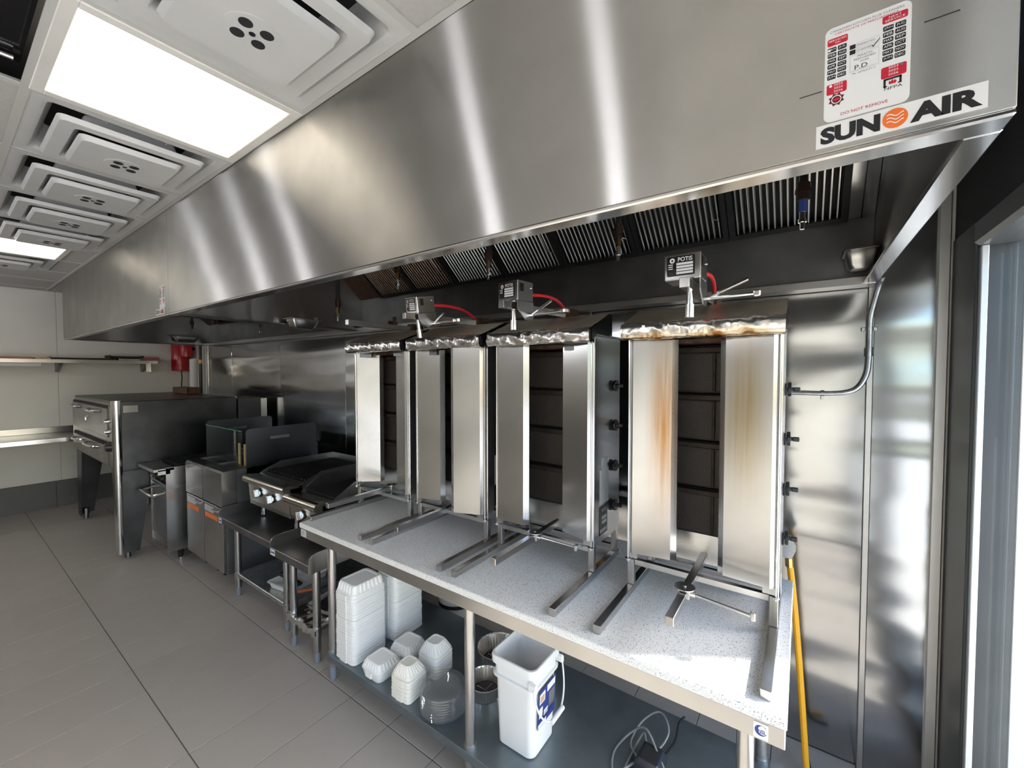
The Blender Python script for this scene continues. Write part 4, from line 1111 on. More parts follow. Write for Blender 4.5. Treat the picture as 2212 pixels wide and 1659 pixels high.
# square white pail
pl = thing('pail', (-.882, 1.345, SH), 'square white plastic pail with wire-thin handle and blue printed label', 'pail')
def prings(lst, r=.03): return [[(x, y, z) for x, y in rrect(w, w * 1.02, r, 6)] for w, z in lst]
part('body', M().loft(prings([(.152, 0), (.166, .006), (.180, .27), (.181, .274), (.200, .275), (.202, .283), (.186, .286), (.190, .326), (.207, .328), (.209, .352), (.205, .358), (.194, .359), (.189, .352), (.176, .27), (.158, .012), (.02, .010)])), PAIL, pl, local=True)
hb = M(); hp = []
for t in [i / 24 for i in range(25)]:
    a = pi * t
    hp.append((.103 + .035 * sin(a), -.108 * cos(a), .30 - .155 * sin(a) ** .8))
hb.tube(hp, .0035, 8)
part('handle', hb, PAIL, pl, local=True)
part('handle_grip', M().cyl((.142, -.045, .155), (.142, .045, .155), .009, n=10), PAIL, pl, local=True)
for s in (-1, 1): part('handle_lug', M().box(.075, .115, s * .108, s * .092, .285, .318, .006), PAIL, pl, local=True)
def lab(m, y0, y1, z0, z1, dx): m.add([(.0775 + z0 * .0515 + .0075 + dx, y0, z0), (.0775 + z0 * .0515 + .0075 + dx, y1, z0), (.0775 + z1 * .0515 + .0075 + dx, y1, z1), (.0775 + z1 * .0515 + .0075 + dx, y0, z1)], [(0, 1, 2, 3)])
m = M(); lab(m, -.062, .066, .11, .258, .001); part('label', m, INK_B, pl, local=True)
m = M(); lab(m, -.055, -.015, .205, .245, .0016); lab(m, .0, .06, .225, .252, .0016); lab(m, -.055, -.03, .15, .19, .0016); lab(m, -.058, .0, .113, .128, .0016); lab(m, -.02, .01, .142, .165, .0016); part('label_patches', m, INK_W, pl, local=True)
m = M(); lab(m, .015, .06, .15, .215, .0017); part('label_panel', m, INK_G, pl, local=True)
m = M(); lab(m, -.05, -.02, .21, .235, .002); part('label_picture', m, INK_T, pl, local=True)

# power adapter with its cable
pa = thing('power_adapter', (-.435, 1.50, SH), 'black power adapter lying on the undershelf near the right table leg', 'adapter')
part('housing', M().loft([[(x, y, z) for x, y in rrect(w, d, .008, 3)] for w, d, z in ((.088, .10, 0), (.092, .104, .004), (.092, .104, .03), (.070, .082, .052), (.066, .078, .053))]), PLASTIC_B, pa, local=True)
part('top_label', M().box(-.026, .026, -.032, .032, .0532, .0538), BLACK_MATT, pa, local=True)
part('cable', M().tube(smooth_path([(-.05, -.03, .012), (-.10, -.10, .006), (-.13, -.02, .006), (-.10, .08, .02), (-.04, .07, .075), (.02, .02, .05), (.075, -.04, .012), (.09, -.12, .006)], 8), .0038, 7), CABLE_G, pa, local=True)
part('cable', M().tube(smooth_path([(-.05, .0, .012), (-.09, .05, .01), (-.08, .16, .02), (-.02, .20, .06), (.03, .14, .05), (.01, .07, .02), (-.03, .06, .03), (-.06, .10, .02), (-.075, -.08, .006)], 8), .0035, 7), CABLE_G, pa, local=True)
part('plug_lead', M().tube(smooth_path([(.03, .05, .01), (.05, .15, .01), (.045, .235, .02), (.06, .27, .03)], 6), .004, 7), BLACK, pa, local=True)
# open tub standing behind the table
tu = thing('sauce_tub', (-1.80, 1.93, 0), 'white printed tub with dark contents on the floor behind the table', 'tub')
part('tub_wall', M().lathe([(.10, 0), (.125, .21), (.130, .212), (.130, .22), (.122, .22), (.098, .012), (0, .01)], n=32), mat('tub_plastic', (.55, .54, .52), .5), tu, local=True)
part('contents', M().lathe([(.116, .17), (.06, .176), (0, .174)], n=24, cap0=True, cap1=False), RUST, tu, local=True)
part('tub_print', M().lathe([(.1175, .13), (.1205, .155)], n=32, cap0=False, cap1=False), INK_K, tu, local=True)

# ------------------------------------------------------------------ wall services on the right
cd = thing('conduit', (.064, 2.12, 1.515), 'bare steel conduit curving down the steel wall by the window', 'conduit')
part('tube', M().tube(smooth_path([(.232, 2.02, 1.955), (.228, 2.06, 1.93), (.212, 2.11, 1.83), (.210, 2.122, 1.76), (.210, 2.122, 1.66), (.203, 2.122, 1.59), (.178, 2.122, 1.54), (.14, 2.122, 1.521), (.08, 2.122, 1.515), (.0, 2.122, 1.515), (-.08, 2.122, 1.515)], 7), .0095, 10), GALV, cd)
part('strap', M().cyl((.210, 2.122, 1.765), (.210, 2.122, 1.777), .0125, n=12).box(.185, .235, 2.128, 2.1395, 1.763, 1.779, .002), GALV, cd)
part('coupling', M().cyl((.210, 2.122, 1.665), (.210, 2.122, 1.70), .0125, n=12), GALV, cd)
part('strap', M().cyl((.062, 2.122, 1.515), (.073, 2.122, 1.515), .0125, n=12).box(.062, .073, 2.110, 2.1395, 1.49, 1.505), GALV, cd)
yh = thing('gas_hose', (.03, 1.95, 0), 'yellow gas hose hanging down beside the right end of the table', 'hose')
part('hose', M().tube(smooth_path([(-.028, 1.93, .84), (-.021, 1.93, .78), (-.006, 1.95, .62), (.012, 1.955, .40), (.028, 1.955, .18), (.038, 1.953, .05), (.052, 1.945, .013), (.10, 1.93, .013)], 7), .0115, 10), YELLOW, yh)
part('coupling', M().cyl((-.030, 1.93, .84), (-.032, 1.93, .875), .014, n=8), BRASS, yh)
ol = thing('valve_box', (-.045, 1.935, .876), 'small grey angled valve box behind the right-hand doner grill', 'valve')
part('valve_body', M().prism([(-.06, .876), (-.022, .880), (-.010, .915), (-.03, .955), (-.06, .95)], 'y', 1.91, 1.96), GALV, ol)
single('black_cable', M().tube(smooth_path([(-.03, 1.99, .80), (-.012, 1.99, .6), (.018, 1.985, .3), (.042, 1.988, .06), (.065, 1.99, .008), (.12, 1.99, .008)], 6), .006, 8), BLACK, 'thin black cable hanging behind the yellow gas hose', 'cable')
# hoses visible between the two nearest grills
single('blue_hose', M().tube(smooth_path([(-.56, 1.98, 1.05), (-.555, 1.97, 1.17), (-.52, 1.95, 1.24), (-.45, 1.95, 1.27), (-.38, 1.96, 1.28)], 6), .012, 8), BLUE_HOSE, 'dark blue gas hose between the two nearest doner grills', 'hose')
single('hose_tag', M().box(-.570, -.548, 1.962, 1.985, 1.08, 1.16, .003), YELLOW, 'yellow tag on the blue hose between the two nearest doner grills', 'tag')
single('red_wire', M().tube([(-.70, 1.98, 1.335), (-.55, 1.97, 1.35), (-.40, 1.98, 1.36)], .004, 6), RED_CABLE, 'thin red wire running behind the two nearest doner grills', 'wire')
gp = thing('gas_pipe', (-1.05, 2.02, .93), 'black iron gas pipe along the wall behind the doner grills', 'pipe')
part('pipe', M().cyl((-2.05, 2.02, .95), (-.12, 2.02, .95), .02, n=12), BLACK_MATT, gp)
for x in (-1.95, -.85): part('pipe_clip', M().box(x - .012, x + .012, 2.0, 2.1395, .926, .974), BLACK_MATT, gp)
for x in (-.54, -1.12, -1.64): part('union', M().cyl((x - .035, 2.02, .95), (x + .035, 2.02, .95), .03, n=8).cyl((x, 2.02, .90), (x, 2.02, 1.03), .022, n=10), BLACK_MATT, gp)

# ------------------------------------------------------------------ equipment stands
def stand(x0, x1, y0, y1, top, shelf_z, label, shelf_mat, legs_x, leg_y, foot_mat):
    o = thing('equipment_stand', ((x0 + x1) / 2, (y0 + y1) / 2, 0), label, 'stand', 'low steel equipment stands')
    part('stand_top', M().box(x0, x1, y0, y1, top - .045, top, .003), ST_DARK, o)
    def lip(x):
        prof = [(y0, top - .045), (y0, top + .02)] + [(y0 + .05 - .05 * cos(a), top + .02 + .04 * sin(a)) for a in [radians(90 * i / 6) for i in range(1, 7)]] + [(y1, top + .06), (y1, top - .045)]
        part('side_lip', M().prism(prof, 'x', x, x + .004), ST_H, o)
    lip(x0 - .0045); lip(x1 + .0005)
    for x in legs_x:
        for y in (leg_y, y1 - .06):
            l = part('leg', M().cyl((x, y, .06), (x, y, top - .046), .0205, n=18), ST_TUBE, o)
            part('foot', M().lathe([(.013, 0), (.016, .01), (.016, .06)], (x, y, 0), 12), foot_mat, l)
            part('collar', M().cyl((x, y, shelf_z - .04), (x, y, shelf_z + .006), .0238, n=18), ST_TUBE, l)
    part('shelf', M().box(legs_x[0], legs_x[-1], leg_y - .01, y1 - .05, shelf_z - .03, shelf_z, .003), shelf_mat, o)
    return o
GREYFOOT = MATS['grey_foot']
stand(-3.385, -2.535, 1.165, 1.93, .572, .165, 'low steel equipment stand carrying the charbroiler with two silver knobs', GALV, (-3.285, -2.585), 1.245, GREYFOOT)
st2 = stand(-2.510, -2.093, 1.118, 1.93, .585, .19, 'narrow steel equipment stand with foil-lined shelf by the table end', FOIL, (-2.415, -2.165), 1.20, GREYFOOT)
rr = random.Random(4); g = M(); rings = []
for i in range(17):
    x = -2.44 + .30 * i / 16
    rings.append([(x, 1.165 + .012 * rr.uniform(0, 1) if q < 3 else 1.19 + (q - 3) * .05, (.155, .175, .197)[q] + .006 * rr.uniform(-1, 1) if q < 3 else .197 + .005 * rr.uniform(-1, 1)) for q in range(14)])
g.loft(rings, False, False, closed=False)
part('foil_lining', g, FOIL, st2, 'crumpled foil lining', 9)
def badge(x, z, y, label):
    o = thing('maker_badge', (x, y, z), label, 'sticker', 'maker badges on the equipment stands')
    part('card', M().box(x, x + .05, y - .0012, y, z, z + .034), LABEL_W, o)
    part('print', M().add(*ring_geo(x + .012, z + .017, .003, .009, y - .0015, 16)).box(x + .026, x + .046, y - .0016, y - .0013, z + .011, z + .024), INK_B, o)
badge(-3.38, .533, 1.1638, 'small white maker badge on the stand beside the fryers')
badge(-2.505, .546, 1.1168, 'small white maker badge on the narrow stand by the table end')
# trays and odds on the wide stand's shelf
def tray(x, y, z, w, d, h, label, mt, rz=0):
    m = M().loft([[(a, b, c) for a, b in rrect(w * k, d * k, .02, 4)] for k, c in ((.90, 0), (.93, .003), (1.0, h), (1.06, h + .001), (1.06, h + .004), (.98, h + .004), (.90, .006), (.4, .005))])
    o = bpy.data.objects.new('steel_tray', m.mesh('steel_tray')); COL.objects.link(o); o.data.materials.append(mt); o.location = (x, y, z); o.rotation_euler = (0, 0, rz)
    return tag(o, label, 'tray', 'trays on the equipment stand shelf')
tray(-2.80, 1.43, .1655, .22, .30, .04, 'shallow white tray on the shelf under the charbroiler', LABEL_W, .15)
tray(-2.29, 1.66, .2045, .19, .32, .045, 'long steel tray on the foil-lined shelf, pushed to the back', ST_DARK, .0)
tray(-2.295, 1.36, .2045, .18, .20, .03, 'steel tray lying on the foil lining by the stand legs', ST_H, .2)
single('scraper', M().xf(Matrix.Identity(4)).box(-2.90, -2.64, 1.335, 1.375, .213, .235, .008), CHARRED, 'dark scraper lying across the white tray under the charbroiler', 'scraper')
single('spatula_handle', M().loft([[(-2.66 + .13 * t, 1.265 + .10 * t, .185 + .012 * sin(a) * s + .02 * t) if False else (-2.68 + .16 * t, 1.262 + .12 * t + .016 * s * cos(a), .190 + .03 * t + .011 * s * sin(a)) for a in [2 * pi * i / 10 for i in range(10)]] for t, s in ((0, .35), (.08, .8), (.5, 1), (.92, .9), (1, .5))]), mat('orange_handle', (.50, .14, .05), .5), 'orange-brown tool handle on the shelf under the charbroiler', 'tool')

# ------------------------------------------------------------------ charbroiler and griddle on the stands
def knob6(parent, x, y, z, r=.028, mt=None, tilt=.3):
    part('knob_bezel', M().lathe([(r * 1.05, 0), (r, .008), (r * .6, .01)], n=20).xf(Matrix.Translation((x, y, z)) @ Matrix.Rotation(pi / 2, 4, 'X')), BLACK, parent)
    k = M().loft([[(r * .95 * cos(a), r * .95 * sin(a) if abs(sin(a)) < 2 else 0, t) for a in [2 * pi * i / 8 + .2 for i in range(8)]] for t in (.0, .006)])
    k.box(-r * .33, r * .33, -r * .98, r * .98, .004, .034, .004)
    part('knob', k.xf(Matrix.Translation((x, y - .010, z)) @ Matrix.Rotation(pi / 2, 4, 'X') @ Matrix.Rotation(tilt, 4, 'Z')), mt or ST_BRIGHT, parent)
def counter_unit(name, x0, x1, y0, y1, zb, zt, label, cat, knobs, grate, rise):
    o = thing(name, ((x0 + x1) / 2, (y0 + y1) / 2, zb - .09), label, cat)
    # body and front with a rounded nose
    part('body', M().box(x0, x1, y0 + .05, y1, zb, zt - .02, .003), ST_DARK, o)
    nose = [(y0 + .13, zt - .012)] + [(y0 + .028 - .028 * sin(a), zt - .028 + .028 * cos(a)) for a in [radians(-10 + 190 * i / 10) for i in range(11)]] + [(y0 + .045, zt - .06), (y0 + .13, zt - .06)]
    part('bullnose', M().prism(nose, 'x', x0, x1), steel('steel_nose', (.60, .56, .48), .2, .5, .25), o)
    part('control_panel', M().prism([(y0 + .040, zt - .058), (y0 + .052, zb), (y0 + .06, zb), (y0 + .06, zt - .058)], 'x', x0, x1), steel('steel_warm', (.46, .43, .385), .24, .5, .25), o)
    # splash guards: left, right, back
    def guard(x):
        prof = [(y0 + .10, zt - .02), (y0 + .135, zt + .005), (y0 + .26, zt + rise), (y1, zt + rise), (y1, zt - .02)]
        part('side_guard', M().prism(prof, 'x', x, x + .004), ST_H, o)
    guard(x0); guard(x1 - .004)
    part('back_guard', M().box(x0 + .0045, x1 - .0045, y1 - .004, y1, zt - .018, zt + rise, .001), ST_H, o)
    part('cooking_surface', M().box(x0 + .006, x1 - .006, y0 + .15, y1 - .006, zt - .02, zt - .004, .002), CASTIRON, o, 'black cooking surface')
    if grate:
        n = 16
        for k in range(n):
            xx = x0 + .02 + (x1 - x0 - .04) * k / (n - 1)
            part('grate_bar', M().box(xx - .007, xx + .007, y0 + .17, y1 - .02, zt - .0035, zt + .010, .002), CASTIRON, o)
    for kx, kz in knobs: knob6(o, kx, y0 + .047 + .0, kz)
    for x in (x0 + .05, x1 - .05):
        for y in (y0 + .12, y1 - .08): part('leg', M().cyl((x, y, zb - .09), (x, y, zb), .016, .014, n=12).cyl((x, y, zb - .09), (x, y, zb - .06), .018, n=12), ST_BRIGHT, o)
    part('drip_tray', M().box(x0 + .03, x1 - .05, y0 + .085, y0 + .10, zb - .022, zb - .002, .002), steel('steel_warm', (.46, .43, .385)), o)
    return o
counter_unit('charbroiler', -3.195, -2.632, 1.245, 1.93, .672, .882, 'gas charbroiler with two silver knobs and black grate on the wide stand', 'charbroiler', [(-3.03, .775), (-2.845, .765)], True, .055)
gr = counter_unit('griddle', -2.625, -2.262, 1.245, 1.93, .685, .845, 'narrow gas griddle with one silver knob beside the table end', 'griddle', [(-2.47, .735)], False, .075)
part('indicator_lamp', M().cyl((-2.50, 1.29, .70), (-2.50, 1.283, .70), .009, n=12), RED_CABLE, gr, 'small red indicator lamp')

# ------------------------------------------------------------------ fryers
def fryer(x0, x1, label, right_panel, first):
    y0, y1 = 1.195, 1.93; zt = .878
    o = thing('deep_fryer', ((x0 + x1) / 2, (y0 + y1) / 2, 0), label, 'fryer', 'twin deep fryers')
    part('cabinet', M().box(x0 + .002, x1 - .002, y0 + .025, y1, .12, .60, .003), steel('steel_cabinet', (.34, .36, .38), .36, .3, .0, dirt=.2), o)
    part('tank_front', M().prism([(y0, .622), (y0 + .006, .615), (y0 + .10, .615), (y0 + .10, zt), (y0 + .012, zt), (y0, zt - .012)], 'x', x0 + .002, x1 - .002), ST_V, o)
    for xs in (x0 + .002, x1 - .006): part('tank_side', M().box(xs, xs + .004, y0 + .1005, y1, .6005, zt), MATS['steel_cabinet'], o)
    part('oil_well', M().box(x0 + .0065, x1 - .0065, y0 + .22, y1 - .02, .62, .66), CASTIRON, o)
    part('drain_deck', M().box(x0 + .0065, x1 - .0065, y0 + .1005, y0 + .22, zt - .03, zt - .012), ST_DARK, o)
    part('flue', M().box(x0 + .02, x1 - .02, y1 - .09, y1, zt, zt + .12, .004), ST_DARK, o)
    d = part('door', M().box(x0 + .004, x1 - .004, y0 + .003, y0 + .0245, .135, .607, .003), ST_V, o)
    part('door_handle', M().tube([(x1 - .14, y0 + .004, .575), (x1 - .135, y0 - .022, .590), (x1 - .06, y0 - .022, .590), (x1 - .055, y0 + .004, .575)], .006, 8), ST_BRIGHT, o)
    part('warning_sticker', M().box(x0 + .03, x1 - .10, y0 + .0015, y0 + .0028, .50, .535), ORANGE, o, 'orange warning sticker')
    part('rating_label', M().box(x0 + .02, x1 - .17, y0 + .0015, y0 + .0028, .545, .592), LABEL_G, o)
    for x in (x0 + .06, x1 - .06):
        for y in (y0 + .12, y1 - .1): part('leg', M().cyl((x, y, 0), (x, y, .119), .015, .022, n=12), BLACK, o)
    def splash(x, ya, yb, za, zb):
        pr_ = [(ya, za), (ya, zb - .03)] + [(ya + .03 - .03 * cos(a), zb - .03 + .03 * sin(a)) for a in [radians(15 * i) for i in range(1, 7)]] + [(yb - .03 + .03 * sin(a), zb - .03 + .03 * cos(a)) for a in [radians(15 * i) for i in range(0, 7)]] + [(yb, za)]
        part('splash_panel', M().prism(pr_, 'x', x, x + .004), steel('steel_splash_dimmed', (.17, .18, .20), .34, .5, .25), o)  # steel colour darkened to imitate the dim surroundings
        ym = ya + .45 * (yb - ya); zm = zb - .085
        part('splash_slot', M().prism([(ym + a, zm + b) for a, b in rrect(.15, .022, .010, 3)], 'x', x + .0045, x + .0065), ST_H, o)
    if right_panel: splash(x1 - .006, 1.36, 1.905, .80, 1.172)
    else: splash(x0 + .0005, 1.345, 1.875, .80, 1.187)
    return o
fryer(-3.765, -3.405, 'deep fryer next to the wide equipment stand, bright orange sticker', True, True)
fryer(-4.132, -3.769, 'deep fryer next to the range, with raised splash panel on its far side', False, False)
gg = thing('glass_guard', (-3.78, 1.335, .88), 'clear glass splash guard standing over the fryers, green edge', 'glass guard')
part('pane', M().box(-4.10, -3.42, 1.333, 1.339, .885, 1.155), GUARD_GLASS, gg)
part('edge', M().box(-4.10, -3.42, 1.3325, 1.3395, 1.1552, 1.160), GREEN_EDGE, gg)
def basket(x, label):
    y = 1.62; z = .80
    o = thing('fry_basket', (x, y, z), label, 'fry basket', 'fry baskets hung in the fryers')
    w, d, h = .088, .20, .13
    fr = M()
    for zz in (z, z + h): fr.tube([(x - w / 2, y - d / 2, zz), (x + w / 2, y - d / 2, zz), (x + w / 2, y + d / 2, zz), (x - w / 2, y + d / 2, zz), (x - w / 2, y - d / 2, zz)], .003, 5)
    for k in range(5):
        xx = x - w / 2 + w * k / 4; fr.cyl((xx, y - d / 2, z), (xx, y - d / 2, z + h), .0016, n=5); fr.cyl((xx, y + d / 2, z), (xx, y + d / 2, z + h), .0016, n=5)
    for k in range(7):
        yy = y - d / 2 + d * k / 6; fr.cyl((x - w / 2, yy, z), (x - w / 2, yy, z + h), .0016, n=5); fr.cyl((x + w / 2, yy, z), (x + w / 2, yy, z + h), .0016, n=5)
    part('wire_cage', fr, BRASS, o)
    part('handle', M().box(x - .010, x + .010, y - d / 2 - .10, y - d / 2 - .085, z + .03, z + .23, .004), WOOD, o, 'pale handle')
    part('handle_stem', M().tube([(x, y - d / 2, z + h), (x, y - d / 2 - .06, z + h + .04), (x, y - d / 2 - .092, z + .20)], .0035, 6), BRASS, o)
basket(-3.60, 'fry basket with pale upright handle, right one under the glass guard')
basket(-3.70, 'fry basket with pale upright handle, left one under the glass guard')

# ------------------------------------------------------------------ range
rg = thing('gas_range', (-4.46, 1.5, 0), 'narrow steel gas range with oven door and towel-bar handle beside the oven', 'range')
RX0, RX1, RY0 = -4.675, -4.262, 1.10
part('side_panel', M().box(RX1 - .004, RX1, RY0, 1.92, .105, .812, .001), ST_V, rg)
part('side_panel', M().box(RX0, RX0 + .004, RY0, 1.92, .105, .812, .001), ST_V, rg)
part('body', M().box(RX0 + .0045, RX1 - .0045, RY0 + .05, 1.92, .13, .79), ST_DARK, rg)
part('front_ledge', M().box(RX0, RX1, 1.018, RY0 + .06, .785, .812, .004).box(RX1 - .003, RX1, 1.05, RY0 + .03, .76, .80), ST_H, rg, 'wide front landing ledge')
part('control_panel', M().box(RX0 + .0045, RX1 - .0045, RY0 + .028, RY0 + .0495, .645, .784), BLACK_MATT, rg)
part('manifold', M().cyl((RX0 + .01, RY0 + .012, .672), (RX1 - .012, RY0 + .012, .652), .012, n=10), ST_TUBE, rg)
for x, z in ((-4.59, .735), (-4.49, .715), (-4.42, .73), (-4.34, .715)):
    part('knob', M().lathe([(.030, 0), (.030, .018), (.020, .022), (.018, .045)], n=16).xf(Matrix.Translation((x, RY0 + .0275, z)) @ Matrix.Rotation(pi / 2, 4, 'X')), BLACK, rg)
d = part('door', M().box(RX0 + .006, RX1 - .008, RY0 + .006, RY0 + .0495, .195, .640, .004), ST_V, rg)
part('door_handle', M().tube([(RX0 + .03, RY0 + .006, .60), (RX0 + .03, RY0 - .065, .590), (RX0 + .045, RY0 - .078, .588), (RX1 - .055, RY0 - .078, .588), (RX1 - .04, RY0 - .065, .590), (RX1 - .04, RY0 + .006, .60)], .0125, 10), ST_BRIGHT, d if False else rg)
part('kick_panel', M().box(RX0 + .006, RX1 - .008, RY0 + .016, RY0 + .0495, .125, .187, .003), ST_H, rg)
part('hob', M().box(RX0 + .0045, RX1 - .0045, RY0 + .061, 1.90, .7905, .80), CASTIRON, rg)
for gy in (RY0 + .08, RY0 + .36):
    g = M()
    for k in range(5): g.box(RX0 + .03 + .085 * k, RX0 + .042 + .085 * k, gy, gy + .26, .815, .83, .002)
    for k in range(3): g.box(RX0 + .02, RX1 - .02, gy + .005 + .12 * k, gy + .017 + .12 * k, .8005, .8285, .002)
    g.lathe([(.05, .8), (.05, .812), (.03, .815)], (RX0 + .2, gy + .13, 0), 18)
    part('burner_grate', g, CASTIRON, rg)
part('riser', M().box(RX0 + .005, RX1 - .005, 1.885, 1.92, .8005, .90, .003), ST_H, rg)
for x in (RX0 + .05, RX1 - .05):
    for y in (RY0 + .10, 1.85):
        l = part('leg', M().cyl((x, y, .03), (x, y, .129), .018, .028, n=14), BLACK, rg)
        part('foot', M().cyl((x, y, 0), (x, y, .03), .011, n=10), CHROME, l)

# ------------------------------------------------------------------ deck oven
ov = thing('deck_oven', (-5.58, 1.38, 0), 'big steel pizza deck oven on tapered legs at the far end', 'oven')
OX0, OX1, OY0, OY1, OZ0, OZ1 = -6.45, -4.705, .905, 1.80, .755, 1.350
OVST = steel('steel_oven', (.30, .295, .28), .34, .45, .25, dirt=.3)
OVSIDE = steel('steel_oven_side_dimmed', (.10, .102, .11), .36, .3, .25, dirt=.3)  # base colour darkened to stand in for the shade around the oven
part('body', M().box(OX0, OX1, OY0, OY1, OZ0, OZ1, .004), OVSIDE, ov)
part('front_face', M().box(OX0 + .02, OX1 - .06, OY0 - .006, OY0 - .0005, OZ0 + .02, OZ1 - .02, .001), OVST, ov)
for (z0, z1) in ((1.035, 1.285), (.790, .955)):
    dd = part('door', M().box(OX0 + .06, OX1 - .20, OY0 - .03, OY0 - .0065, z0, z1, .004), OVST, ov)
    for xa, xb in ((-6.25, -5.95), (-5.55, -5.12)) if z0 > 1 else ((-6.2, -5.9), (-5.7, -5.2)):
        part('door_handle', M().tube(bezier((xa, OY0 - .03, z1 - .035), (xa + .02, OY0 - .10, z1 - .03), (xb - .02, OY0 - .10, z1 - .03), (xb, OY0 - .03, z1 - .035), 10), .011, 8), CHROME, ov)
    part('door_gap', M().box(OX0 + .06, OX1 - .20, OY0 - .020, OY0 - .0065, z1 + .0005, z1 + .022), BLACK_MATT, ov)
part('door_latch', M().tube([(-5.62, OY0 - .032, 1.18), (-5.62, OY0 - .05, 1.17), (-5.62, OY0 - .05, 1.14)], .006, 6), CHROME, ov)
part('vent_strip', M().box(OX0 + .01, OX0 + .04, OY0 - .02, OY0 - .0065, OZ0 + .02, OZ1 - .05), ST_H, ov)
part('control_strip', M().box(OX1 - .19, OX1 - .075, OY0 - .022, OY0 - .0065, OZ0 + .03, OZ1 - .04, .003), OVST, ov)
for z, r in ((1.18, .02), (1.09, .02), (.96, .045)): part('knob', M().cyl((OX1 - .13, OY0 - .022, z), (OX1 - .13, OY0 - .06, z), r, r * .8, n=14), BLACK if r > .03 else ST_BRIGHT, ov)
part('corner_column', M().cyl((OX1 - .022, OY0 - .002, OZ0 - .02), (OX1 - .022, OY0 - .002, OZ1 + .004), .034, n=22), ST_BRIGHT, ov)
part('column_cap', M().cyl((OX1 - .022, OY0 - .002, OZ1 - .03), (OX1 - .022, OY0 - .002, OZ1 + .008), .036, n=22), ST_BRIGHT, ov)
part('name_plate', M().box(OX1 + .0005, OX1 + .002, OY0 + .035, OY0 + .13, 1.255, 1.315), ST_BRIGHT, ov)
part('rear_box', M().box(OX1 - .30, OX1 + .02, OY1 + .004, 2.02, 1.0, OZ1 - .012, .003), OVSIDE, ov)
part('rear_duct', M().box(OX1 - .28, OX1 + .01, 2.0205, 2.085, 1.0, OZ1 - .025, .003), ST_H, ov)
part('roof_lip', M().box(OX0, OX1, OY1 - .02, OY1 + .003, OZ1 - .02, OZ1 + .004), ST_H, ov)
LEGM = OVSIDE
for sx, xe_ in ((1, OX1), (-1, OX0)):
    for sy, ye_ in ((1, OY0), (-1, OY1)):
        # tapered angle legs: a side plate and a front plate
        t = sy; zt = OZ0 - .0005
        l = part('leg', M().prism([(ye_, zt), (ye_ + t * .22, zt), (ye_ + t * .12, .05), (ye_, .05)], 'x', xe_, xe_ - sx * .006), LEGM, ov)
        part('leg_face', M().prism([(xe_ - sx * .0065, zt), (xe_ - sx * .26, zt), (xe_ - sx * .15, .05), (xe_ - sx * .0065, .05)], 'y', ye_, ye_ + t * .006), LEGM, l)
        part('leg_foot', M().cyl((xe_ - sx * .05, ye_ + t * .05, 0), (xe_ - sx * .05, ye_ + t * .05, .05), .022, n=10).cyl((xe_ - sx * .05, ye_ + t * .05, .05), (xe_ - sx * .05, ye_ + t * .05, .11), .03, n=10), ST_DARK, l)
        if sx == 1 and sy == 1: part('leg_column', M().cyl((OX1 - .022, OY0 - .002, .05), (OX1 - .022, OY0 - .002, OZ0 - .0205), .030, n=20), ST_BRIGHT, l)
bx = thing('brown_box', (-5.95, 1.955, OZ1 + .001), 'flat open brown cardboard box on the back of the oven top', 'box')
X0, X1, Y0, Y1 = -6.1, -5.62, 1.66, 1.79
m = M().box(X0, X1, Y0, Y1, OZ1 + .005, OZ1 + .010)
for a in ((X0, X1, Y0, Y0 + .006), (X0, X1, Y1 - .006, Y1), (X0, X0 + .006, Y0, Y1), (X1 - .006, X1, Y0, Y1)): m.box(*a, OZ1 + .010, OZ1 + .075)
part('carton', m, CARD, bx)
bx.location = (-5.86, 1.725, OZ1 + .004)
for c in bx.children: c.location = Vector((-5.86, 1.725, OZ1 + .005)) - bx.location

# ------------------------------------------------------------------ end wall: shelf, ledge, tanks, pipes
ws = thing('wall_shelf', (-7.06, .4, 1.60), 'long steel wall shelf high on the white end wall', 'shelf')
part('shelf_board', M().box(END + .001, -6.93, -1.6, 1.735, 1.72, 1.745, .003).box(-6.934, -6.929, -1.6, 1.735, 1.705, 1.745), ST_H, ws)
for y in (-1.0, .86, 1.63): part('bracket', M().prism([(END + .001, 1.7195), (-6.95, 1.7195), (-6.97, 1.695), (END + .03, 1.60), (END + .001, 1.60)], 'y', y - .004, y + .03), ST_DARK, ws)
single('shelf_tag', M().box(-6.928, -6.926, 1.60, 1.75, 1.748, 1.795).box(-6.926, -6.925, 1.615, 1.735, 1.765, 1.778), mat('tag_print', (.35, .12, .10), .6), 'small printed tag at the right end of the wall shelf', 'tag')
single('price_clip', M().box(-6.925, -6.921, 1.615, 1.665, 1.60, 1.715, .004).tube([(-6.92, 1.64, 1.61), (-6.905, 1.64, 1.60), (-6.92, 1.65, 1.60)], .004, 6), CHROME, 'shiny hanging clip below the right end of the wall shelf', 'clip')
for i, (y0, y1, z, mt, l) in enumerate(((.30, .66, 1.7455, TERRACOTTA, 'orange-brown board lying on the left of the wall shelf'), (.68, .80, 1.7455, WOOD, 'pale wooden strip on the wall shelf beside the orange board'),
                                        (.79, 1.34, 1.7455, CHARRED, 'flat dark baking tray in the middle of the wall shelf'), (1.28, 1.60, 1.7765, CHARRED, 'dark tray on top at the right of the wall shelf'),
                                        (1.36, 1.56, 1.7455, ST_H, 'pale steel tray under the dark tray on the wall shelf'))):
    m = M().box(-7.2, -6.94, y0, y1, z, z + .022, .003)
    m.box(-7.2, -6.94, y0, y0 + .008, z + .022, z + .030).box(-7.2, -6.94, y1 - .008, y1, z + .022, z + .030) if 'tray' in l else None
    single('baking_tray' if 'tray' in l else 'wooden_board', m, mt, l, 'tray' if 'tray' in l else 'board', 'boards and trays on the wall shelf')
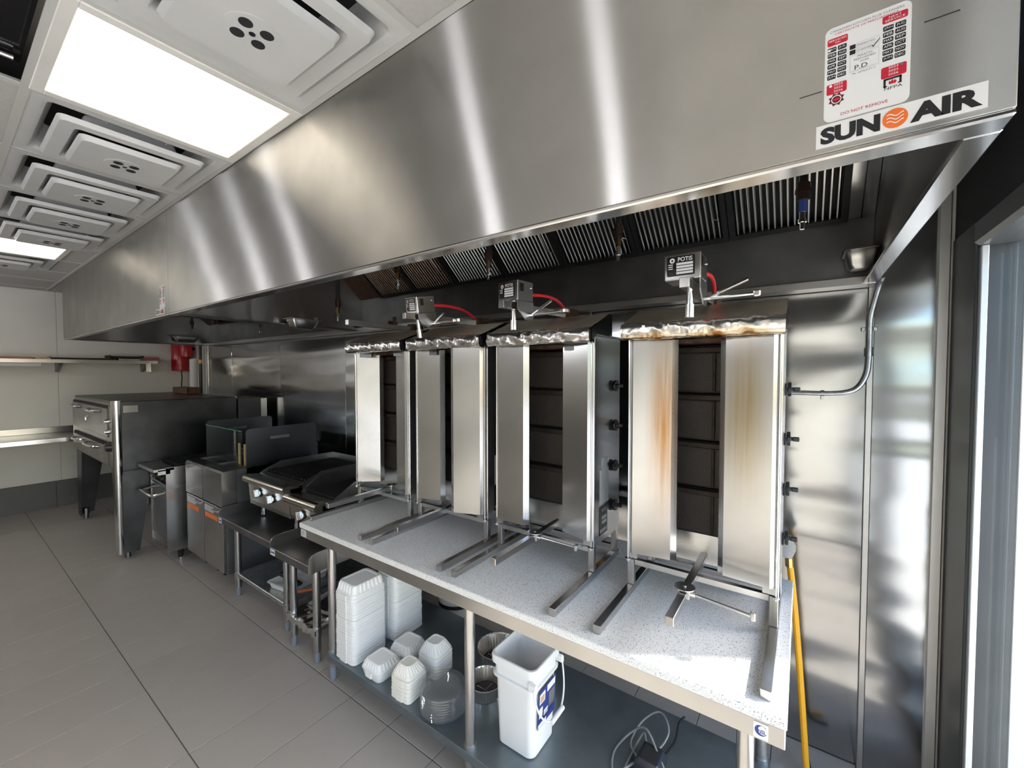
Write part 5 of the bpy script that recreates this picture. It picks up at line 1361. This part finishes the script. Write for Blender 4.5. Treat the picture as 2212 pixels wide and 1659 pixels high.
single('white_folder', M().box(-6.925, -6.90, -.2, .72, 1.66, 1.70, .004), LABEL_G, 'pale strip hanging under the left part of the wall shelf', 'strip')
wg = thing('wall_ledge', (-6.95, -.3, .80), 'steel work ledge on the end wall left of the oven', 'ledge')
part('ledge_top', M().box(END + .001, -6.62, -.9, 1.35, .868, .885, .002), ST_H, wg)
part('ledge_front', M().box(-6.6195, -6.60, -.9, 1.35, .835, .885, .003), ST_BRIGHT, wg)
part('upstand', M().box(END + .001, END + .012, -.9, 1.35, .8855, .955, .002), ST_H, wg)
for y in (-.7, .2, 1.2): part('bracket', M().prism([(END + .001, .8675), (-6.65, .8675), (-6.68, .84), (END + .03, .62), (END + .001, .62)], 'y', y, y + .03), ST_DARK, wg)

def tank(y, r, z0, z1, x, label):
    o = thing('red_cylinder', (x, y, z0), label, 'cylinder', 'red suppression cylinders on the end wall')
    part('tank', M().lathe([(r * .55, 0), (r * .98, .006), (r, .02), (r, z1 - z0 - .05), (r * .8, z1 - z0 - .015), (r * .3, z1 - z0)], (x, y, z0), 28), RED_TANK, o)
    part('band', M().lathe([(r + .002, .0), (r + .003, .006), (r + .002, .012)], (x, y, z0 + .075), 28, False, False), RED_TANK, o)
    part('wall_bracket', M().box(x - .02, x + .02, y + r * .9, WALL - .001, z0 + .1, z0 + .14) if r < .09 else M().box(END + .001, x - r * .9, y - .02, y + .02, z0 + .2, z0 + .24), BLACK_MATT, o)
tank(2.03, .10, 1.61, 2.15, END + .112, 'large red suppression cylinder on the end wall under the hood')
tank(2.045, .07, 1.80, 2.20, END + .295, 'smaller red suppression cylinder in front of the large one')
single('drain_hose', M().tube(smooth_path([(END + .11, 2.04, 1.61), (END + .11, 2.045, 1.52), (END + .10, 2.04, 1.40), (END + .11, 2.05, 1.25)], 6), .007, 8), RUST, 'thin brown hose hanging below the large red cylinder', 'hose')
single('white_pipe', M().cyl((-6.72, 2.06, 0), (-6.72, 2.06, 1.765), .045, n=24).cyl((-6.72, 2.06, 1.765), (-6.72, 2.06, 1.775), .038, n=24), LABEL_W, 'white capped pipe standing in the far corner behind the oven', 'pipe')
bp = thing('black_post', (-6.60, 2.10, 1.0), 'slim black post with a yellow band in the far corner', 'post')
part('post', M().cyl((-6.60, 2.10, .2), (-6.60, 2.10, 2.05), .018, n=12), BLACK, bp)
part('band', M().cyl((-6.60, 2.10, 1.715), (-6.60, 2.10, 1.765), .0205, n=12), YELLOW, bp)
# things under the oven
fk = thing('floor_stand', (-6.7, 1.55, 0), 'thin steel leg frame standing by the wall behind the oven legs', 'stand')
part('leg', M().cyl((-6.7, 1.55, .04), (-6.7, 1.55, .73), .02, n=10), ST_TUBE, fk)
part('crossbar', M().cyl((-6.7, 1.55, .28), (-6.7, 2.05, .28), .014, n=8), ST_DARK, fk)
part('leg', M().cyl((-6.7, 2.05, .04), (-6.7, 2.05, .73), .02, n=10), ST_TUBE, fk)
part('foot', M().cyl((-6.7, 1.55, 0), (-6.7, 1.55, .04), .014, n=8).cyl((-6.7, 2.05, 0), (-6.7, 2.05, .04), .014, n=8), BLACK, fk)
single('white_carton', M().box(-6.62, -6.45, 1.36, 1.50, .001, .10, .006), LABEL_G, 'small white box on the floor far under the oven', 'box')
